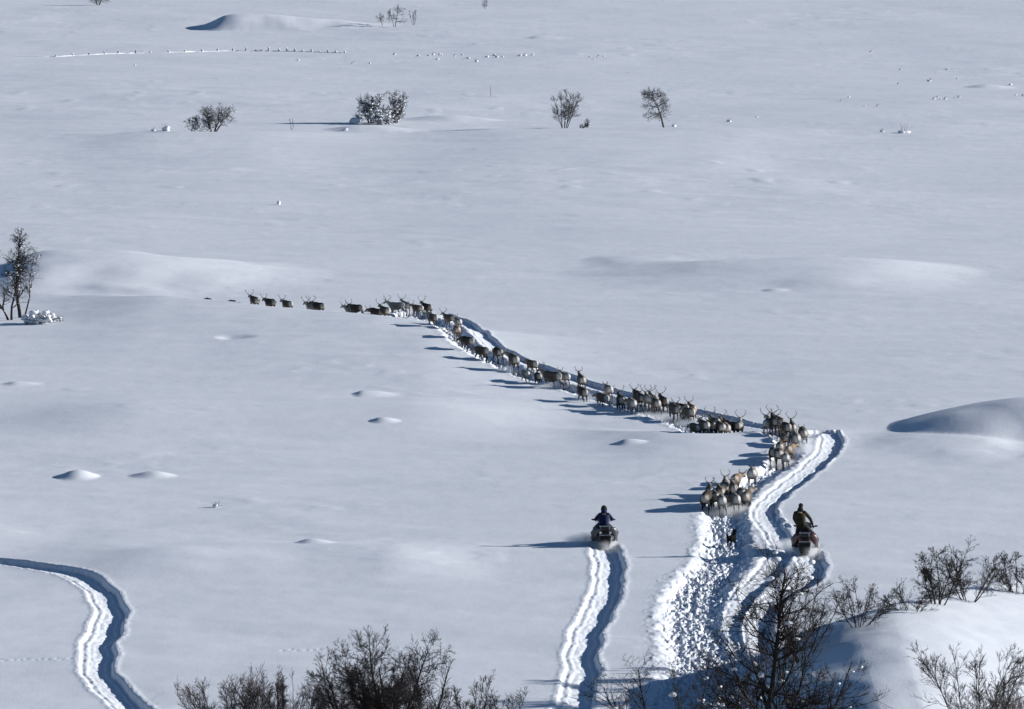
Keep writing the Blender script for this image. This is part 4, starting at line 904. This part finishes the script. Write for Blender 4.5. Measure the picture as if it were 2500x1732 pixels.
tree(1590, 1790, 175, 'crooked small birch with a long limb reaching left, bottom centre', 'tree', 'birch_tree', 28, stems=2, spread=.35, lean=-.35, limbs=8, limb_ang=46, limb_len=.5, sub=7, twigs=6, r0=.055, low=.2, up=.06, wig=.2, snow=4, snow_r=.11, **NEAR)
tree(1680, 1790, 190, 'sparse upright birch in front of the trail carrying a lump of snow', 'tree', 'birch_tree', 29, stems=2, spread=.2, limbs=9, limb_ang=40, limb_len=.36, sub=7, twigs=6, r0=.045, low=.15, up=.05, wig=.17, snow=5, snow_r=.16, **NEAR)
tree(1750, 1820, 150, 'short tangled birch on the shaded trail edge, bottom', 'tree', 'birch_tree', 41, stems=4, spread=.5, limbs=8, limb_ang=45, limb_len=.4, sub=7, twigs=6, r0=.04, low=.15, wig=.17, snow=14, snow_r=.08, **NEAR)
tree(560, 1830, 185, 'reddish bare willow thicket at the bottom, left lobe', 'bush', 'willow_bush', 30, stems=26, spread=.80, limbs=7, limb_ang=24, limb_len=.30, sub=7, twigs=5, r0=.028, low=.2, up=.07, wig=.09, twigm=M_TWIGR, rmin=.006)
tree(700, 1835, 200, 'reddish bare willow thicket at the bottom, right lobe', 'bush', 'willow_bush', 31, stems=28, spread=.72, limbs=7, limb_ang=24, limb_len=.30, sub=7, twigs=5, r0=.028, low=.2, up=.07, wig=.09, twigm=M_TWIGR, rmin=.006)
tree(480, 1800, 95, 'low outlying willow shoots left of the reddish thicket', 'bush', 'willow_bush', 42, stems=8, spread=.8, lean=-.3, limbs=6, limb_ang=28, limb_len=.35, sub=5, twigs=4, r0=.022, low=.2, up=.06, wig=.1, twigm=M_TWIGR, rmin=.006)
tree(820, 1805, 110, 'thin willow shoots between the reddish thicket and the black birch', 'bush', 'willow_bush', 43, stems=9, spread=.7, limbs=6, limb_ang=28, limb_len=.35, sub=6, twigs=5, r0=.022, low=.2, up=.06, wig=.1, twigm=M_TWIGR, rmin=.006)
tree(945, 1840, 268, 'dense black-branched birch standing highest at the bottom left of centre', 'tree', 'birch_tree', 32, stems=9, spread=.55, limbs=11, limb_ang=46, limb_len=.40, sub=9, twigs=7, twiglets=2, r0=.07, low=.15, up=.05, wig=.16, rmin=.0075, wide=1.2)
tree(870, 1830, 215, 'smaller dark birch leaning left against the dense black one', 'tree', 'birch_tree', 44, stems=3, spread=.4, lean=-.22, limbs=11, limb_ang=42, limb_len=.38, sub=8, twigs=7, twiglets=1, r0=.06, low=.15, up=.05, wig=.16, rmin=.007)
tree(1035, 1830, 225, 'smaller dark birch leaning right of the dense black one', 'tree', 'birch_tree', 45, stems=3, spread=.4, lean=.15, limbs=10, limb_ang=38, limb_len=.36, sub=8, twigs=6, twiglets=1, r0=.055, low=.15, up=.05, wig=.15, rmin=.007)
tree(1155, 1820, 165, 'narrow dark sapling clump right of the dense black birch', 'tree', 'birch_tree', 33, stems=5, spread=.32, limbs=8, limb_ang=30, limb_len=.3, sub=6, twigs=5, r0=.035, low=.2, up=.07, wig=.13, **NEAR)
tree(1235, 1810, 130, 'lowest sapling clump, between the black birch and the left snowmobile track', 'tree', 'birch_tree', 46, stems=5, spread=.32, limbs=7, limb_ang=30, limb_len=.3, sub=6, twigs=4, r0=.03, low=.2, up=.07, wig=.13, **NEAR)
# along the back of the big drift
tree(1958, 1612, 205, 'upright sparse birch rising behind the left end of the big drift', 'tree', 'birch_tree', 34, stems=7, spread=0.52, limbs=7, limb_ang=27, limb_len=.32, sub=6, twigs=5, r0=.035, low=.2, up=.05, wig=.15, **NEAR)
tree(1912, 1618, 165, 'tangled birch in the blue shade left of the big drift', 'tree', 'birch_tree', 47, stems=5, spread=.5, limbs=9, limb_ang=42, limb_len=.4, sub=7, twigs=6, twiglets=1, r0=.04, low=.12, wig=.16, **NEAR)
tree(2100, 1530, 125, 'small fan-shaped birch just behind the crest of the big drift', 'tree', 'birch_tree', 35, stems=8, spread=0.90, limbs=7, limb_ang=30, limb_len=.34, sub=6, twigs=5, r0=.03, low=.15, up=.04, wig=.16, wide=1.2, **NEAR)
tree(2290, 1476, 148, 'broad birch with a dark left lobe behind the crest of the big drift', 'tree', 'birch_tree', 48, stems=6, spread=0.43, lean=-.02, limbs=10, limb_ang=40, limb_len=.36, sub=8, twigs=6, twiglets=1, r0=.045, low=.15, up=.04, wig=.17, wide=1.2, **NEAR)
tree(2365, 1468, 128, 'rounded bare birch right of the dark-lobed one behind the drift', 'tree', 'birch_tree', 49, stems=7, spread=0.72, lean=.08, limbs=8, limb_ang=34, limb_len=.34, sub=7, twigs=5, r0=.035, low=.15, up=.04, wig=.16, wide=1.2, **NEAR)
tree(2225, 1492, 85, 'low straggling birch shoots left of the dark-lobed birch', 'bush', 'birch_bush', 50, stems=7, spread=1.30, lean=-.5, limbs=6, limb_ang=36, limb_len=.4, sub=6, twigs=4, r0=.026, low=.15, up=.05, wig=.15, wide=1.3, **NEAR)
tree(2485, 1448, 105, 'birch cut by the right edge behind the big drift', 'tree', 'birch_tree', 51, stems=7, spread=0.90, limbs=8, limb_ang=34, limb_len=.36, sub=7, twigs=5, r0=.034, low=.15, up=.05, wig=.13, wide=1.2, **NEAR)
tree(2385, 1830, 262, 'bare upright birch in front of the big drift, bottom right', 'tree', 'birch_tree', 52, stems=8, spread=0.61, limbs=9, limb_ang=32, limb_len=.32, sub=7, twigs=6, r0=.04, low=.2, up=.07, wig=.12, **NEAR)
tree(2480, 1820, 180, 'reddish willow shoots in the bottom right corner', 'bush', 'willow_bush', 53, stems=13, spread=.6, limbs=8, limb_ang=26, limb_len=.3, sub=6, twigs=5, r0=.024, low=.2, up=.07, wig=.1, twigm=M_TWIGR, rmin=.006)

# ------------------------------------------------------------------ snow-covered fence, far left
def fence():
    xs = [250, 325, 400, 468, 530, 610, 675, 757, 830, 908, 978, 1047, 1107, 1150, 1175, 1208, 1255, 1290, 1325, 1360, 1400, 1435, 1475, 1510, 1550]
    def py(x): return np.interp(x, [-60, 250, 468, 757, 1047, 1300, 1550], [142, 139, 132.5, 128.5, 125, 126, 130])
    pts = [G(x / 1.843, py(x)) for x in xs]
    c = pts[0]; root = empty('fence', (c[0], c[1], gz(*c))); tag(root, 'low snow-crusted fence line far off below the smooth hill, upper left', 'fence')
    o = np.array([c[0], c[1], gz(*c)]); rs = np.random.RandomState(5)
    Q = [np.array([p[0], p[1], gz(*p)]) - o for p in pts]
    for q in Q:
        hh = rs.uniform(.12, .42)
        po = tube_part('post', root, M_BARKF, [[(q[0], q[1], q[2] - .3, .07, .07), (q[0] + rs.uniform(-.05, .05), q[1], q[2] + hh, .06, .06)]], 7)
        link_mesh('snow_cap', cap_mesh([np.array([q[0], q[1], q[2] + hh + .05]), np.array([q[0] + .12, q[1], q[2] + .12])], [.11 * rs.uniform(.6, 1.3), .11], rs), M_CAP, po)
    rail = [np.array([Q[0][0] - 9.5, Q[0][1] - 1.5, 0])] + Q
    ln = []
    for a, b in zip(rail[:-1], rail[1:]):
        for t in np.linspace(0, 1, 5)[:-1]: ln.append(a + (b - a) * t)
    ln = np.array(ln); ln[:, 2] = [gz(p[0] + o[0], p[1] + o[1]) - o[2] - .09 + rs.uniform(-.03, .05) for p in ln]
    r_ = .15 + rs.uniform(-.04, .05, len(ln)); v, f = tubes(ln[None], r_[None], 7)
    link_mesh('snowy_rail', np_mesh('snowy_rail', v, f), M_CAP, root)
fence()

# ------------------------------------------------------------------ snow-capped tussocks
def clump(px, py, w_px, label, group=None, dark=True, seed=0, tall=.8):
    g = G(px, py, full_h); S = FPX / math.hypot(g[1], CAMH); r = w_px / S / 2; rs = np.random.RandomState(seed)
    root = empty('snow_clump', (g[0], g[1], gz(*g))); tag(root, label, 'snow clump', group)
    n = 4; pts = [np.array([rs.uniform(-.6, .6) * r, rs.uniform(-.4, .4) * r, r * tall * rs.uniform(.2, .8)]) for _ in range(n)]
    link_mesh('snow_cap', cap_mesh(pts, r * rs.uniform(.4, .75, n), rs, tall), M_CAP, root)
    if dark:
        P, Q = TreeGen(seed).grow(np.zeros((9, 3)) + rs.uniform(-.5, .5, (9, 3)) * np.array([r, r, 0]), np.stack([rs.uniform(-.7, .7, 9), rs.uniform(-.5, .5, 9), np.ones(9)], 1), np.full(9, r * 2.0), np.full(9, .015), 4, .2, 0)
        v, f = tubes(P, Q, 3); link_mesh('dry_stalks', np_mesh('dry_stalks', v, f), M_TWIGF, root)
clump(681, 500, 11, 'small white snow-capped stump alone in the empty middle snowfield', seed=1, dark=False, tall=1.5)
clump(528, 1239, 16, 'little snow-topped tuft alone on the plain below the two snow cones', seed=2)
clump(330, 160, 6, 'lone speck of snow below the far fence line', seed=3, dark=False)
clump(402, 320, 20, 'low snow-capped tuft left of the frosted willow', seed=4)
clump(374, 320, 10, 'smaller tuft at the far left of the willow row', seed=5)
clump(842, 319, 12, 'snow knob in front of the far dense clump', seed=6, dark=False)
clump(870, 303, 36, 'rounded snow-buried bush with a dark hollow at the foot of the dense clump', seed=7, tall=.65)
clump(1645, 310, 10, 'snow knob right of the wind-bent birch', seed=8)
clump(1782, 298, 10, 'snow knob between the wind-bent birch and the right-hand knobs', seed=9)
clump(2154, 323, 10, 'left of two snow knobs on the far right plain', seed=10)
clump(2206, 325, 26, 'flat dark-edged snow lump, right of two on the far right plain', seed=11, tall=.4)
clump(2290, 238, 5, 'pinhead knob at far right', seed=12)
_rs = np.random.RandomState(8)
for i, (x, y, q) in enumerate([(962, 135, 7), (1022, 138, 9), (1046, 137, 7), (1058, 135, 8), (1075, 135, 9), (1068, 146, 10), (1110, 138, 7), (1128, 135, 6), (1142, 144, 8), (1162, 152, 10), (1188, 140, 8), (1208, 137, 11), (1213, 141, 8), (1228, 140, 7),
                               (1270, 137, 8), (1282, 136, 9), (1300, 136, 10), (1440, 139, 5), (1459, 139, 6), (1474, 139, 5), (1450, 146, 4), (862, 156, 8), (903, 156, 6), (728, 148, 8)]):
    clump(x, y, q, 'small snow clump in the scattered band right of the far fence', 'snow clumps right of the far fence', seed=20 + i, dark=(i % 3 == 0), tall=.7)
for i, (x, y, q) in enumerate([(2198, 172, 6), (2312, 171, 8), (2269, 199, 10), (2337, 193, 6), (2193, 207, 6), (2468, 208, 11), (2280, 243, 7), (2296, 243, 6), (2308, 243, 8), (2332, 239, 8), (2340, 239, 8), (2481, 233, 7), (2498, 235, 7),
                               (2111, 260, 6), (2142, 260, 7), (2072, 238, 6), (2052, 248, 5), (1848, 287, 7), (2126, 128, 6)]):
    clump(x, y, q, 'small snow clump scattered over the far right plain', 'snow clumps on the far right plain', seed=60 + i, dark=(i % 2 == 0), tall=.55)

# ------------------------------------------------------------------ powder snow hanging in the air
def powder(name, label, loc, rad, dens, rz=0.0, scale=1.6, cat='powder snow'):
    me = bpy.data.meshes.new(name); bm = bmesh.new(); bmesh.ops.create_icosphere(bm, subdivisions=3, radius=1)
    for v in bm.verts: v.co = Vector((v.co.x * rad[0], v.co.y * rad[1], v.co.z * rad[2]))
    bm.to_mesh(me); bm.free()
    m = bpy.data.materials.new(name); m.use_nodes = True; n = m.node_tree; n.nodes.clear()
    out = n.nodes.new('ShaderNodeOutputMaterial'); pv = n.nodes.new('ShaderNodeVolumePrincipled'); n.links.new(pv.outputs[0], out.inputs['Volume'])
    pv.inputs['Color'].default_value = (.97, .98, 1, 1); pv.inputs['Anisotropy'].default_value = .2
    tc = n.nodes.new('ShaderNodeTexCoord')
    mp = n.nodes.new('ShaderNodeMapping'); mp.inputs['Scale'].default_value = (1 / rad[0], 1 / rad[1], 1 / rad[2]); n.links.new(tc.outputs['Object'], mp.inputs['Vector'])
    ln = n.nodes.new('ShaderNodeVectorMath'); ln.operation = 'LENGTH'; n.links.new(mp.outputs[0], ln.inputs[0])
    fall = n.nodes.new('ShaderNodeMapRange'); fall.interpolation_type = 'SMOOTHSTEP'; fall.inputs[1].default_value = 1.0; fall.inputs[2].default_value = 0.1; fall.inputs[3].default_value = 0; fall.inputs[4].default_value = 1; n.links.new(ln.outputs['Value'], fall.inputs[0])
    nz = n.nodes.new('ShaderNodeTexNoise'); nz.inputs['Scale'].default_value = scale; nz.inputs['Detail'].default_value = 3; n.links.new(tc.outputs['Object'], nz.inputs['Vector'])
    r2 = n.nodes.new('ShaderNodeMapRange'); r2.inputs[1].default_value = .38; r2.inputs[2].default_value = .68; r2.inputs[3].default_value = .1; r2.inputs[4].default_value = 1; n.links.new(nz.outputs[0], r2.inputs[0])
    mu = n.nodes.new('ShaderNodeMath'); mu.operation = 'MULTIPLY'; n.links.new(fall.outputs[0], mu.inputs[0]); n.links.new(r2.outputs[0], mu.inputs[1])
    m2 = n.nodes.new('ShaderNodeMath'); m2.operation = 'MULTIPLY'; m2.inputs[1].default_value = dens; n.links.new(mu.outputs[0], m2.inputs[0]); n.links.new(m2.outputs[0], pv.inputs['Density'])
    o = link_mesh(name, me, m); o.location = loc; o.rotation_euler = (0, 0, rz); tag(o, label, cat, None, 'stuff'); return o
def puff(px, py, up_, rad, dens, label, rz=0.0, dy=0.0):
    g = G(px, py, full_h); g = g + np.array([0, dy]); powder('powder_snow', label, (g[0], g[1], gz(*g) + up_), rad, dens, rz)
puff(1474, 1337, .16, (.72, 1.8, .50), 14, 'powder cloud behind the charcoal snowmobile')
puff(1425, 1326, .15, (1.3, 1.0, .40), 4, 'powder drifting left of the charcoal snowmobile')
puff(1970, 1350, .16, (.72, 1.8, .46), 14, 'powder cloud behind the maroon snowmobile')
puff(1925, 1340, .15, (1.0, 1.0, .38), 4, 'powder drifting left of the maroon snowmobile')
puff(1770, 1252, .12, (1.7, 2.0, .38), 4, 'powder stirred up round the legs of the rear bunch')
puff(1908, 1140, .12, (1.0, 1.6, .40), 5, 'powder stirred up under the lower bunch of the bend')
puff(1960, 1105, .2, (.9, 1.6, .5), 1.2, 'powder hanging right of the white-rumped reindeer')
puff(1620, 1024, .1, (3.6, 2.0, .32), 1.3, 'powder under the dense crowd', R(-20))
puff(1720, 1040, .1, (2.2, 1.5, .35), 1.6, 'powder at the drift edge below the tight knot')
puff(1330, 948, .1, (1.1, 1.2, .35), 2.0, 'powder puff by the reindeer in side view')
puff(1236, 908, .1, (.9, 1.2, .35), 2.0, 'powder puff behind the bounding reindeer')
puff(1430, 975, .1, (1.0, 1.3, .35), 1.6, 'powder behind the close pair on the lower slope')
